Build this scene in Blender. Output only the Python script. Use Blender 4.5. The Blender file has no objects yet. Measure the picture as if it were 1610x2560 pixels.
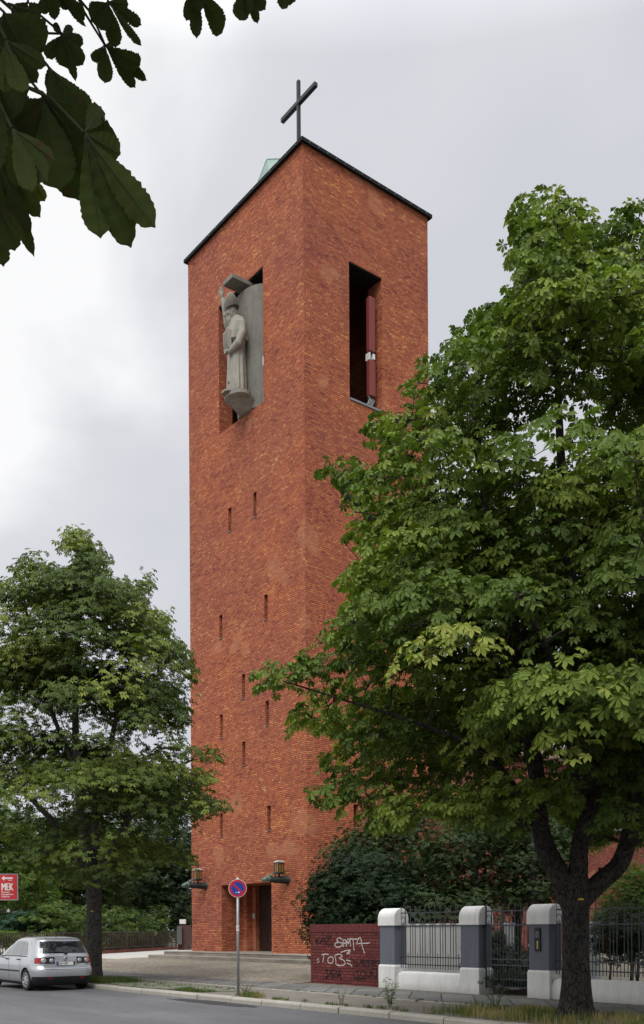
import bpy, bmesh, math, random
import numpy as np
from mathutils import Vector, Matrix, Quaternion
R = math.radians
scene = bpy.context.scene
# world axes: x runs along the street (towards the viewer's right), y runs from the street to the church, z up; metres
CU, SU = 0.6164, 0.7875
FPX, HOR, CXP, ZC = 2485.0, 2320.0, 805.0, 1.70

# ------------------------------------------------------------------ camera
cam_d = bpy.data.cameras.new('camera'); cam = bpy.data.objects.new('camera', cam_d)
scene.collection.objects.link(cam); scene.camera = cam
cam_d.sensor_fit = 'AUTO'; cam_d.sensor_width = 36.0
cam_d.lens = FPX / 2560.0 * 36.0
cam_d.shift_y = (HOR - 1280.0) / 2560.0
cam_d.clip_start = 0.1; cam_d.clip_end = 3000
right = Vector((CU, SU, 0)); fwd = Vector((-SU, CU, 0)); up = Vector((0, 0, 1))
roll = 0.006
r2 = right * math.cos(roll) - up * math.sin(roll); u2 = up * math.cos(roll) + right * math.sin(roll)
m = Matrix((r2, u2, -fwd)).transposed().to_4x4(); m.translation = Vector((0, 0, ZC)); cam.matrix_world = m

# ------------------------------------------------------------------ sky and sun
SUN = Vector((0.50, -0.62, 0.95)).normalized()
world = bpy.data.worlds.new("World"); scene.world = world; world.use_nodes = True
wt = world.node_tree; wt.nodes.clear()
def wn(t, **k):
    n = wt.nodes.new(t)
    for a, b in k.items(): setattr(n, a, b)
    return n
def wmath(op, a, b=None, clamp=False):
    n = wn('ShaderNodeMath', operation=op); n.use_clamp = clamp
    for i, v in enumerate((a, b)):
        if v is None: continue
        if isinstance(v, (int, float)): n.inputs[i].default_value = v
        else: wt.links.new(v, n.inputs[i])
    return n.outputs[0]
sky = wn('ShaderNodeTexSky', sky_type='NISHITA', sun_disc=False)
sky.sun_elevation = math.asin(SUN.z); sky.sun_rotation = math.atan2(SUN.x, SUN.y)
bg1 = wn('ShaderNodeBackground'); bg1.inputs[1].default_value = 0.10; wt.links.new(sky.outputs[0], bg1.inputs[0])
tc = wn('ShaderNodeTexCoord'); sep = wn('ShaderNodeSeparateXYZ'); wt.links.new(tc.outputs['Generated'], sep.inputs[0])
mp = wn('ShaderNodeMapping'); mp.inputs['Scale'].default_value = (1, 1, 1.5); mp.inputs['Location'].default_value = (0.3, 1.9, 0.4); wt.links.new(tc.outputs['Generated'], mp.inputs[0])
nz = wn('ShaderNodeTexNoise'); nz.inputs['Scale'].default_value = 2.6; nz.inputs['Detail'].default_value = 5; nz.inputs['Roughness'].default_value = .45
nz.inputs['Distortion'].default_value = .35; wt.links.new(mp.outputs[0], nz.inputs['Vector'])
dl = wn('ShaderNodeVectorMath', operation='DOT_PRODUCT'); wt.links.new(tc.outputs['Generated'], dl.inputs[0])
dl.inputs[1].default_value = tuple(-right * 0.8 + up * 0.6)        # the clouds are thinner towards this side of the sky
t0 = wmath('MULTIPLY_ADD', dl.outputs['Value'], 2.3); t0.node.inputs[2].default_value = -0.50
t1 = wmath('ADD', t0, wmath('MULTIPLY', wmath('SUBTRACT', nz.outputs[0], .5), 2.2))
cr = wn('ShaderNodeValToRGB'); wt.links.new(t1, cr.inputs[0])
cr.color_ramp.elements[0].position = -0.0; cr.color_ramp.elements[0].color = (.475, .483, .518, 1)
cr.color_ramp.elements[1].position = 0.62; cr.color_ramp.elements[1].color = (.72, .72, .725, 1)
e = cr.color_ramp.elements.new(.30); e.color = (.535, .541, .571, 1)
zen = wmath('MULTIPLY', wmath('SUBTRACT', sep.outputs[2], .66), 8.5, ); zen = wmath('ADD', wmath('MAXIMUM', zen, 0.0), 1.0)
bg2 = wn('ShaderNodeBackground'); wt.links.new(cr.outputs[0], bg2.inputs[0]); wt.links.new(zen, bg2.inputs[1])
mx = wn('ShaderNodeMixShader'); mx.inputs[0].default_value = 0.97
wt.links.new(bg1.outputs[0], mx.inputs[1]); wt.links.new(bg2.outputs[0], mx.inputs[2])
wo = wn('ShaderNodeOutputWorld'); wt.links.new(mx.outputs[0], wo.inputs[0])
sd = bpy.data.lights.new('sun', 'SUN'); sd.energy = 1.5; sd.angle = R(25); sd.color = (1, .965, .91)
so = bpy.data.objects.new('sun', sd); scene.collection.objects.link(so)
so.rotation_euler = SUN.to_track_quat('Z', 'Y').to_euler()
vs = scene.view_settings; vs.view_transform = 'Standard'; vs.look = 'None'; vs.exposure = 0.45; vs.gamma = 1.0
scene.cycles.max_bounces = 6; scene.cycles.diffuse_bounces = 3; scene.cycles.glossy_bounces = 3
scene.cycles.transmission_bounces = 4; scene.cycles.transparent_max_bounces = 6

# ------------------------------------------------------------------ helpers
rng = random.Random(7); nr = np.random.default_rng(11)
ORG = {}
def bearing(px, depth, z=0.0):
    """a point at a given bearing (measured on the photo) and distance from the camera"""
    X = (px - CXP) / FPX * depth
    return Vector((CU * X - SU * depth, SU * X + CU * depth, z))
def at(px, py, depth):
    x = px + roll * (HOR - py); y = py + roll * (px - CXP)
    p = bearing(x, depth); p.z = ZC + (HOR - y) / FPX * depth
    return p
def project(P):
    """numpy (n,3) -> bearing / elevation coordinates"""
    X = CU * P[:, 0] + SU * P[:, 1]; Y = -SU * P[:, 0] + CU * P[:, 1]
    x = CXP + FPX * X / Y; y = HOR - FPX * (P[:, 2] - ZC) / Y
    return x - roll * (HOR - y), y - roll * (x - CXP)

def tag(o, label=None, cat=None, group=None, kind=None):
    if label: o['label'] = label
    if cat: o['category'] = cat
    if group: o['group'] = group
    if kind: o['kind'] = kind
    return o
def empty(name, loc, label, cat, group=None, rz=0.0):
    o = bpy.data.objects.new(name, None); scene.collection.objects.link(o)
    o.location = loc; o.rotation_euler = (0, 0, rz); o.empty_display_size = .2
    ORG[o.name] = Vector(loc)
    return tag(o, label, cat, group)

class MB:
    def __init__(s): s.v = []; s.f = []; s.smooth = False
    def add(s, vs_, fs):
        b = len(s.v); s.v += [tuple(x) for x in vs_]; s.f += [tuple(i + b for i in f) for f in fs]; return s
    def box(s, x0, x1, y0, y1, z0, z1):
        return s.add([(x, y, z) for z in (z0, z1) for y in (y0, y1) for x in (x0, x1)],
                     [(0, 2, 3, 1), (4, 5, 7, 6), (0, 1, 5, 4), (2, 6, 7, 3), (0, 4, 6, 2), (1, 3, 7, 5)])
    def obox(s, c, ax, ay, az):
        c, ax, ay, az = map(Vector, (c, ax, ay, az))
        return s.add([c + ax * i + ay * j + az * k for k in (-1, 1) for j in (-1, 1) for i in (-1, 1)],
                     [(0, 2, 3, 1), (4, 5, 7, 6), (0, 1, 5, 4), (2, 6, 7, 3), (0, 4, 6, 2), (1, 3, 7, 5)])
    def tube(s, pts, rad, n=8, cap=True, flat=1.0):
        pts = [Vector(p) for p in pts]
        if isinstance(rad, (int, float)): rad = [rad] * len(pts)
        ref = Vector((0, 0, 1)); rings = []
        for i, p in enumerate(pts):
            d = (pts[min(i + 1, len(pts) - 1)] - pts[max(i - 1, 0)])
            if d.length < 1e-9: d = Vector((0, 0, 1))
            d.normalize()
            if i == 0:
                if abs(d.z) > .9: ref = Vector((1, 0, 0))
                a = d.cross(ref).normalized()
            else:
                a = (a - d * a.dot(d))
                a = a.normalized() if a.length > 1e-6 else d.orthogonal().normalized()
            b = d.cross(a)
            rings.append([p + (a * math.cos(2 * math.pi * k / n) + b * math.sin(2 * math.pi * k / n) * flat) * rad[i] for k in range(n)])
        return s.loft(rings, cap)
    def loft(s, rings, cap=True, closed=True):
        n = len(rings[0]); vs_ = [v for r in rings for v in r]; fs = []
        for i in range(len(rings) - 1):
            for k in range(n if closed else n - 1):
                k2 = (k + 1) % n
                fs.append((i * n + k, i * n + k2, (i + 1) * n + k2, (i + 1) * n + k))
        if cap and closed:
            fs.append(tuple(range(n - 1, -1, -1))); fs.append(tuple((len(rings) - 1) * n + k for k in range(n)))
        return s.add(vs_, fs)
    def lathe(s, prof, c=(0, 0, 0), n=16, sx=1, sy=1, cap=True):
        return s.loft([[Vector(c) + Vector((r * sx * math.cos(2 * math.pi * k / n), r * sy * math.sin(2 * math.pi * k / n), z)) for k in range(n)] for r, z in prof], cap)
    def ell(s, c, rx, ry, rz, n=14, m_=9, rot=None):
        pts = []
        for i in range(1, m_):
            t = math.pi * i / m_
            pts.append([Vector((rx * math.sin(t) * math.cos(2 * math.pi * k / n), ry * math.sin(t) * math.sin(2 * math.pi * k / n), -rz * math.cos(t))) for k in range(n)])
        if rot is not None: pts = [[rot @ p for p in r] for r in pts]
        pts = [[p + Vector(c) for p in r] for r in pts]
        return s.loft(pts, True)
    def prism(s, poly, axis0, axis1):
        """poly: list of Vectors, extruded from offset axis0 to axis1 (Vectors)"""
        n = len(poly); a = [Vector(p) + Vector(axis0) for p in poly]; b = [Vector(p) + Vector(axis1) for p in poly]
        return s.add(a + b, [tuple(range(n - 1, -1, -1)), tuple(range(n, 2 * n))] + [(k, (k + 1) % n, n + (k + 1) % n, n + k) for k in range(n)])
    def xf(s, M):
        s.v = [tuple(M @ Vector(p)) for p in s.v]; return s

def build(name, mb, mat, parent=None, smooth=False, local=False, fixn=True, bevel=0.0, sharp=None):
    o_off = Vector((0, 0, 0))
    if parent is not None and not local: o_off = ORG.get(parent.name, Vector((0, 0, 0)))
    me = bpy.data.meshes.new(name)
    me.from_pydata([(p[0] - o_off.x, p[1] - o_off.y, p[2] - o_off.z) for p in mb.v], [], mb.f)
    if fixn:
        bm = bmesh.new(); bm.from_mesh(me); bmesh.ops.recalc_face_normals(bm, faces=bm.faces)
        if bevel > 0:
            bmesh.ops.remove_doubles(bm, verts=bm.verts, dist=1e-5)
            eds = [e_ for e_ in bm.edges if len(e_.link_faces) == 2 and e_.calc_face_angle(0) > .5]
            bmesh.ops.bevel(bm, geom=eds, offset=bevel, segments=2, affect='EDGES', profile=.6)
        bm.to_mesh(me); bm.free()
    me.materials.append(mat)
    if smooth:
        me.polygons.foreach_set('use_smooth', [True] * len(me.polygons))
        if sharp: me.set_sharp_from_angle(angle=R(sharp))
    me.update()
    o = bpy.data.objects.new(name, me); scene.collection.objects.link(o)
    if parent is not None:
        o.parent = parent; ORG[o.name] = ORG.get(parent.name, Vector((0, 0, 0)))
    return o
def copy_tree(o, parent=None):
    c = o.copy(); scene.collection.objects.link(c)
    if parent is not None: c.parent = parent
    for ch in [x for x in bpy.data.objects if x.parent == o]: copy_tree(ch, c)
    return c
def np_mesh(name, V, F, mat, parent=None, attr=None, smooth=False):
    """V (n,3) float, F (m,k) int; attr per-vertex float 'tone'"""
    off = ORG.get(parent.name, Vector((0, 0, 0))) if parent is not None else Vector((0, 0, 0))
    me = bpy.data.meshes.new(name); V = np.asarray(V, dtype=np.float32) - np.array(off, dtype=np.float32)
    F = np.asarray(F, dtype=np.int32); k = F.shape[1]
    me.vertices.add(len(V)); me.vertices.foreach_set('co', V.ravel())
    me.loops.add(F.size); me.loops.foreach_set('vertex_index', F.ravel())
    me.polygons.add(len(F)); me.polygons.foreach_set('loop_start', np.arange(0, F.size, k, dtype=np.int32))
    if attr is not None:
        at_ = me.attributes.new('tone', 'FLOAT', 'POINT'); at_.data.foreach_set('value', np.asarray(attr, dtype=np.float32))
    me.materials.append(mat); me.update(calc_edges=True)
    o = bpy.data.objects.new(name, me); scene.collection.objects.link(o)
    if parent is not None: o.parent = parent; ORG[o.name] = ORG.get(parent.name, Vector((0, 0, 0)))
    return o
def evaluated(o, name):
    dg = bpy.context.evaluated_depsgraph_get(); dg.update()
    me = bpy.data.meshes.new_from_object(o.evaluated_get(dg)); me.name = name
    return me
def text_mb(body, size, M, extrude=.002, spacing=1.0):
    c = bpy.data.curves.new('text', 'FONT'); c.body = body; c.size = size; c.align_x = 'LEFT'; c.extrude = extrude; c.space_character = spacing; c.resolution_u = 3
    o = bpy.data.objects.new('text', c); scene.collection.objects.link(o); bpy.context.view_layer.update()
    me = evaluated(o, 'text'); mb = MB()
    mb.add([M @ v.co for v in me.vertices], [tuple(p.vertices) for p in me.polygons])
    bpy.data.objects.remove(o); bpy.data.curves.remove(c); bpy.data.meshes.remove(me)
    return mb

# ------------------------------------------------------------------ materials
class NT:
    def __init__(s, name):
        s.m = bpy.data.materials.new(name); s.m.use_nodes = True; s.t = s.m.node_tree
        s.b = s.t.nodes['Principled BSDF']; s.out = s.t.nodes['Material Output']
    def n(s, t, **k):
        n = s.t.nodes.new(t)
        for a, b in k.items(): setattr(n, a, b)
        return n
    def l(s, a, b): s.t.links.new(a, b)
    def math(s, op, a, b=None, c=None, clamp=False):
        n = s.n('ShaderNodeMath', operation=op); n.use_clamp = clamp
        for i, v in enumerate((a, b, c)):
            if v is None: continue
            if isinstance(v, (int, float)): n.inputs[i].default_value = v
            else: s.l(v, n.inputs[i])
        return n.outputs[0]
    def pos(s): return s.n('ShaderNodeNewGeometry').outputs['Position']
    def noise(s, scale, detail=4, rough=.55, vec=None, stretch=None):
        n = s.n('ShaderNodeTexNoise'); n.inputs['Scale'].default_value = scale; n.inputs['Detail'].default_value = detail; n.inputs['Roughness'].default_value = rough
        v = vec if vec is not None else s.pos()
        if stretch:
            mp_ = s.n('ShaderNodeMapping'); mp_.inputs['Scale'].default_value = stretch; s.l(v, mp_.inputs[0]); v = mp_.outputs[0]
        s.l(v, n.inputs['Vector']); return n.outputs[0]
    def ramp(s, fac, stops, interp='LINEAR'):
        n = s.n('ShaderNodeValToRGB'); n.color_ramp.interpolation = interp; el = n.color_ramp.elements
        while len(el) < len(stops): el.new(.5)
        for e_, (p, c) in zip(el, stops): e_.position = p; e_.color = (*c, 1) if len(c) == 3 else c
        s.l(fac, n.inputs[0]); return n.outputs[0]
    def mix(s, fac, a, b, mode='MIX'):
        n = s.n('ShaderNodeMix', data_type='RGBA', blend_type=mode)
        for i, v in ((0, fac), (6, a), (7, b)):
            if isinstance(v, (int, float)): n.inputs[i].default_value = v
            elif isinstance(v, tuple): n.inputs[i].default_value = (*v, 1)
            else: s.l(v, n.inputs[i])
        return n.outputs[2]
    def bump(s, h, strength=.4, dist=.02):
        n = s.n('ShaderNodeBump'); n.inputs['Strength'].default_value = strength; n.inputs['Distance'].default_value = dist
        s.l(h, n.inputs['Height']); s.l(n.outputs[0], s.b.inputs['Normal'])
    def base(s, c, rough=.8, metal=0.0, spec=.3):
        if isinstance(c, tuple): s.b.inputs['Base Color'].default_value = (*c, 1)
        else: s.l(c, s.b.inputs['Base Color'])
        if isinstance(rough, (int, float)): s.b.inputs['Roughness'].default_value = rough
        else: s.l(rough, s.b.inputs['Roughness'])
        s.b.inputs['Metallic'].default_value = metal; s.b.inputs['Specular IOR Level'].default_value = spec
        return s

def brick_mat(name, stops, mortar, bw=.25, bh=.083, ms=.010, patch=.25, painted=False):
    t = NT(name); g = t.n('ShaderNodeNewGeometry'); sp = t.n('ShaderNodeSeparateXYZ'); t.l(g.outputs['Position'], sp.inputs[0])
    sn = t.n('ShaderNodeSeparateXYZ'); t.l(g.outputs['True Normal'], sn.inputs[0])
    isx = t.math('GREATER_THAN', t.math('ABSOLUTE', sn.outputs[0]), .6)
    u_ = t.math('ADD', t.math('MULTIPLY', sp.outputs[0], t.math('SUBTRACT', 1.0, isx)), t.math('MULTIPLY', t.math('ADD', sp.outputs[1], 7.125), isx))
    isz = t.math('GREATER_THAN', t.math('ABSOLUTE', sn.outputs[2]), .6)
    v_ = t.math('ADD', t.math('MULTIPLY', sp.outputs[2], t.math('SUBTRACT', 1.0, isz)), t.math('MULTIPLY', sp.outputs[1], isz))
    # a little waviness so no course is ruled
    wob = t.math('MULTIPLY', t.math('SUBTRACT', t.noise(1.3, 2), .5), .02)
    cb = t.n('ShaderNodeCombineXYZ'); t.l(u_, cb.inputs[0]); t.l(t.math('ADD', v_, wob), cb.inputs[1])
    br = t.n('ShaderNodeTexBrick'); br.offset = .5; br.squash = .5; br.squash_frequency = 3
    for k, v in (('Scale', 1.0), ('Mortar Size', ms), ('Mortar Smooth', .35), ('Brick Width', bw), ('Row Height', bh), ('Bias', 0.0)): br.inputs[k].default_value = v
    br.inputs['Color1'].default_value = (0, 0, 0, 1); br.inputs['Color2'].default_value = (1, 1, 1, 1); br.inputs['Mortar'].default_value = (.5, .5, .5, 1)
    t.l(cb.outputs[0], br.inputs['Vector'])
    bwv = t.n('ShaderNodeRGBToBW'); t.l(br.outputs['Color'], bwv.inputs[0])
    big = t.noise(.32, 5, .6, stretch=(1, 1, 2.6)); fine = t.noise(24, 3)
    val = t.math('ADD', t.math('MULTIPLY_ADD', bwv.outputs[0], .84, .06), t.math('MULTIPLY', t.math('SUBTRACT', big, .5), patch * 2.2), clamp=True)
    val = t.math('ADD', val, t.math('MULTIPLY', t.math('SUBTRACT', fine, .5), .18), clamp=True)
    col = t.ramp(val, stops)
    med = t.noise(1.1, 4, .6)
    hue = t.noise(.17, 3, .6)
    col = t.mix(1.0, col, t.ramp(hue, [(.35, (.90, .92, 1.05)), (.65, (1.10, 1.10, .95))]), 'MULTIPLY')
    col = t.mix(1.0, col, t.ramp(med, [(.25, (.80, .80, .80)), (.75, (1.12, 1.10, 1.08))]), 'MULTIPLY')
    col = t.mix(br.outputs['Fac'], col, mortar)
    rep_ = t.ramp(t.noise(.42, 2, .4), [(.66, (0, 0, 0)), (.69, (1, 1, 1))])
    col = t.mix(t.math('MULTIPLY', rep_, .30), col, (.50, .24, .13) if not painted else (.1, .05, .04))
    strk = t.ramp(t.noise(2.1, 5, .65, stretch=(1, 1, .06)), [(.55, (0, 0, 0)), (.72, (1, 1, 1))])
    col = t.mix(t.math('MULTIPLY', strk, .20), col, (.13, .062, .05))
    soot = t.ramp(t.noise(.9, 6, .7, stretch=(1, 1, .35)), [(.60, (0, 0, 0)), (.80, (1, 1, 1))])
    col = t.mix(t.math('MULTIPLY', soot, .35), col, (.10, .05, .045))
    t.base(col, .85, spec=.2)
    h = t.math('ADD', t.math('MULTIPLY', t.math('SUBTRACT', 1.0, br.outputs['Fac']), 1.0), t.math('MULTIPLY', fine, .3))
    t.bump(h, .7, .012)
    return t.m
TOWER_STOPS = [(0.0, (.19, .052, .038)), (.12, (.32, .090, .053)), (.45, (.42, .126, .065)), (.78, (.47, .162, .076)), (.90, (.56, .23, .090)), (1.0, (.64, .36, .15))]
M = {}
M['brick'] = brick_mat('brick', TOWER_STOPS, (.17, .052, .038), patch=.26, ms=.013)
M['brick_red'] = brick_mat('brick_red', [(0, (.14, .045, .036)), (.5, (.215, .062, .046)), (1, (.31, .12, .08))], (.15, .055, .045))
M['brick_paint'] = brick_mat('brick_paint', [(0, (.11, .028, .028)), (.5, (.155, .038, .036)), (1, (.20, .056, .048))], (.045, .016, .016), patch=.2, ms=.011, painted=True)
def simple(name, c, rough=.7, metal=0.0, spec=.3, var=.12, scale=6.0, bump=0.0, bscale=40.0):
    t = NT(name); n = t.noise(scale, 5, .6)
    lo = tuple(x * (1 - var) for x in c); hi = tuple(min(1, x * (1 + var)) for x in c)
    t.base(t.ramp(n, [(.25, lo), (.75, hi)]), rough, metal, spec)
    if bump: t.bump(t.noise(bscale, 4), bump, .01)
    return t.m
def plaster(name, c, dirt):
    t = NT(name); sp = t.n('ShaderNodeSeparateXYZ'); t.l(t.pos(), sp.inputs[0])
    n = t.noise(3.5, 5, .65, stretch=(1, 1, .3)); col = t.ramp(n, [(.35, tuple(x * .86 for x in c)), (.65, c)])
    st = t.math('MULTIPLY', t.ramp(t.noise(9, 5, .7, stretch=(1, 1, .12)), [(.52, (0, 0, 0)), (.75, (1, 1, 1))]), .45)
    col = t.mix(st, col, dirt)
    low = t.math('MULTIPLY', t.ramp(t.math('ADD', sp.outputs[2], t.math('MULTIPLY', t.noise(7, 4), .16)), [(.20, (1, 1, 1)), (.40, (0, 0, 0))]), .6)
    col = t.mix(low, col, dirt)
    t.base(col, .8, spec=.25); t.bump(t.noise(60, 4), .15, .006)
    return t.m
M['white'] = plaster('white_plaster', (.76, .755, .74), (.42, .40, .36))
M['grey_paint'] = plaster('grey_paint', (.145, .158, .188), (.07, .075, .085))
M['pale_wall'] = plaster('pale_wall', (.50, .51, .50), (.3, .29, .27))
M['iron'] = simple('iron_paint', (.055, .06, .07), .5, .2, .5, .2)
M['black_iron'] = simple('black_iron', (.025, .024, .026), .55, .2, .4, .3)
M['rust_iron'] = simple('rusty_iron', (.085, .062, .055), .7, .1, .3, .35, 9)
M['slate'] = simple('dark_sheet', (.008, .008, .010), .75, 0, .2, .3)
M['fixing'] = simple('zinc', (.32, .34, .36), .45, .6, .5, .2)
M['cross'] = simple('cross_metal', (.03, .028, .034), .5, .4, .5, .3)
M['copper'] = simple('green_copper', (.20, .30, .265), .6, .1, .3, .15, 1.5)
M['sill'] = simple('sill_zinc', (.22, .235, .26), .5, .3, .4)
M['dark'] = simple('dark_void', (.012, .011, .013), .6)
M['wood'] = None
def wood():
    t = NT('door_wood'); sp = t.n('ShaderNodeSeparateXYZ'); t.l(t.pos(), sp.inputs[0])
    fr = t.math('FRACT', t.math('MULTIPLY', sp.outputs[0], 5.0)); gap = t.math('LESS_THAN', fr, .08)
    n = t.noise(14, 5, .6, stretch=(1, 1, .08))
    t.base(t.mix(gap, t.ramp(n, [(.3, (.018, .009, .007)), (.7, (.045, .022, .015))]), (.008, .005, .004)), .5); return t.m
M['wood'] = wood()
def stone(name, c1, c2, joints=None):
    t = NT(name); n = t.noise(1.6, 6, .7); f = t.noise(30, 3)
    col = t.ramp(n, [(.3, c1), (.7, c2)]); st = t.ramp(t.noise(5, 5, .7, stretch=(1, 1, .15)), [(.5, (0, 0, 0)), (.7, (1, 1, 1))]); col = t.mix(t.math('MULTIPLY', st, .35), col, tuple(x * .45 for x in c1)); col = t.mix(.35, col, t.ramp(f, [(.3, tuple(x * .6 for x in c1)), (.7, c2)]))
    t.base(col, .9, spec=.2); t.bump(f, .4, .01); return t.m
M['statue'] = stone('statue_stone', (.22, .21, .18), (.40, .38, .33))
M['concrete'] = stone('concrete', (.15, .145, .125), (.27, .26, .235))
M['pale_concrete'] = stone('pale_concrete', (.36, .36, .34), (.48, .47, .44))
M['mitre'] = stone('mitre_stone', (.12, .115, .105), (.24, .23, .20))
def step_mat():
    t = NT('step_stone'); sp = t.n('ShaderNodeSeparateXYZ'); t.l(t.pos(), sp.inputs[0])
    fr = t.math('FRACT', t.math('MULTIPLY', t.math('ADD', sp.outputs[0], t.math('MULTIPLY', sp.outputs[2], 3.1)), .42)); gap = t.math('LESS_THAN', fr, .012)
    st = t.ramp(t.noise(.8, 5, .7), [(.3, (.16, .145, .125)), (.55, (.235, .21, .18)), (.75, (.30, .28, .24))])
    moss = t.ramp(t.noise(1.9, 5, .7), [(.55, (0, 0, 0)), (.72, (1, 1, 1))])
    col = t.mix(t.math('MULTIPLY', moss, .45), st, (.13, .14, .09)); col = t.mix(gap, col, (.04, .04, .035))
    t.base(col, .9); t.bump(t.noise(35, 4), .4, .01); return t.m
M['step'] = step_mat()
def asphalt():
    t = NT('asphalt'); n = t.noise(.55, 6, .65, stretch=(.45, 1.6, 1)); f = t.noise(85, 3, .6); g = t.noise(6, 5, .7)
    col = t.ramp(n, [(.32, (.060, .060, .068)), (.5, (.094, .095, .103)), (.68, (.140, .140, .148))])
    col = t.mix(.5, col, t.ramp(f, [(.3, (.06, .06, .066)), (.7, (.17, .17, .175))]))
    vo = t.n('ShaderNodeTexVoronoi', feature='DISTANCE_TO_EDGE'); vo.inputs['Scale'].default_value = .55
    nn = t.n('ShaderNodeTexNoise'); nn.inputs['Scale'].default_value = 2.2; nn.inputs['Detail'].default_value = 5; t.l(t.pos(), nn.inputs['Vector'])
    va = t.n('ShaderNodeVectorMath', operation='ADD'); t.l(t.pos(), va.inputs[0]); t.l(nn.outputs['Color'], va.inputs[1]); t.l(va.outputs[0], vo.inputs['Vector'])
    crk = t.math('MULTIPLY', t.math('LESS_THAN', vo.outputs['Distance'], .007), t.math('GREATER_THAN', g, .5))
    col = t.mix(t.math('MULTIPLY', crk, .7), col, (.03, .03, .032))
    t.base(col, t.math('MULTIPLY_ADD', g, -.25, .92), spec=.3); t.bump(f, .35, .008); return t.m
M['asphalt'] = asphalt()
M['asphalt_patch'] = simple('asphalt_patch', (.036, .035, .037), .9, 0, .3, .3, 12, .4, 80)
def slabs(name, w, h, c1, c2, joint, js, rot=0.0, off=.5, rough_bump=.4):
    t = NT(name); mp_ = t.n('ShaderNodeMapping'); mp_.inputs['Rotation'].default_value = (0, 0, rot); t.l(t.pos(), mp_.inputs[0])
    nv = t.n('ShaderNodeTexNoise'); nv.inputs['Scale'].default_value = 1.7 / max(w, .1); t.l(mp_.outputs[0], nv.inputs['Vector'])
    mv = t.n('ShaderNodeVectorMath', operation='MULTIPLY_ADD'); t.l(nv.outputs['Color'], mv.inputs[0]); mv.inputs[1].default_value = (w * .12, w * .12, 0); t.l(mp_.outputs[0], mv.inputs[2])
    br = t.n('ShaderNodeTexBrick'); br.offset = off
    for k, v in (('Scale', 1.0), ('Mortar Size', js), ('Mortar Smooth', .3), ('Brick Width', w), ('Row Height', h)): br.inputs[k].default_value = v
    br.inputs['Color1'].default_value = (*c1, 1); br.inputs['Color2'].default_value = (*c2, 1); br.inputs['Mortar'].default_value = (*joint, 1)
    t.l(mv.outputs[0], br.inputs['Vector'])
    n = t.noise(1.2, 6, .7); col = t.mix(1.0, br.outputs['Color'], t.ramp(n, [(.3, (.72, .70, .66)), (.7, (1.15, 1.13, 1.08))]), 'MULTIPLY')
    grit = t.noise(40, 3); col = t.mix(1.0, col, t.ramp(grit, [(.3, (.8, .8, .8)), (.7, (1.2, 1.2, 1.2))]), 'MULTIPLY')
    t.base(col, .9, spec=.25); t.bump(t.math('SUBTRACT', t.math('MULTIPLY', grit, .3), br.outputs['Fac']), rough_bump, .012); return t.m
M['slabs'] = slabs('paving_slabs', .72, .72, (.115, .118, .120), (.175, .175, .172), (.035, .035, .032), .020, rot=R(45))
M['mosaic'] = slabs('mosaic_setts', .075, .07, (.13, .125, .115), (.30, .285, .26), (.07, .065, .05), .010, rot=.3)
M['mosaic_green'] = slabs('mossy_setts', .085, .08, (.15, .165, .135), (.33, .34, .30), (.09, .105, .055), .014, rot=.2)
def cobbles():
    t = NT('forecourt_cobbles'); vo = t.n('ShaderNodeTexVoronoi'); vo.inputs['Scale'].default_value = 9; vo.inputs['Randomness'].default_value = .55
    t.l(t.pos(), vo.inputs['Vector']); bw_ = t.n('ShaderNodeRGBToBW'); t.l(vo.outputs['Color'], bw_.inputs[0])
    col = t.ramp(bw_.outputs[0], [(0, (.155, .14, .12)), (.5, (.225, .205, .175)), (1, (.31, .285, .245))])
    col = t.mix(t.ramp(vo.outputs['Distance'], [(.42, (0, 0, 0)), (.62, (1, 1, 1))]), col, (.13, .11, .085))
    n = t.noise(.45, 6, .65); col = t.mix(1.0, col, t.ramp(n, [(.3, (.75, .74, .72)), (.7, (1.2, 1.17, 1.1))]), 'MULTIPLY')
    t.base(col, .9); t.bump(vo.outputs['Distance'], -.7 if False else .6, -.03); return t.m
M['cobbles'] = cobbles()
M['verge'] = stone('verge_earth', (.13, .115, .098), (.215, .195, .172))
M['garden'] = stone('garden_earth', (.09, .08, .06), (.17, .155, .12))
M['gravel'] = stone('gravel', (.20, .19, .165), (.36, .34, .30))
def kerb():
    t = NT('kerb_granite'); sp = t.n('ShaderNodeSeparateXYZ'); t.l(t.pos(), sp.inputs[0])
    f = t.noise(45, 3); n = t.noise(1.3, 5)
    t.base(t.mix(.4, t.ramp(n, [(.3, (.26, .25, .215)), (.7, (.38, .36, .31))]), t.ramp(f, [(.35, (.18, .17, .15)), (.65, (.46, .44, .40))])), .9); t.bump(f, .5, .01); return t.m
M['kerb'] = kerb()
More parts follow.
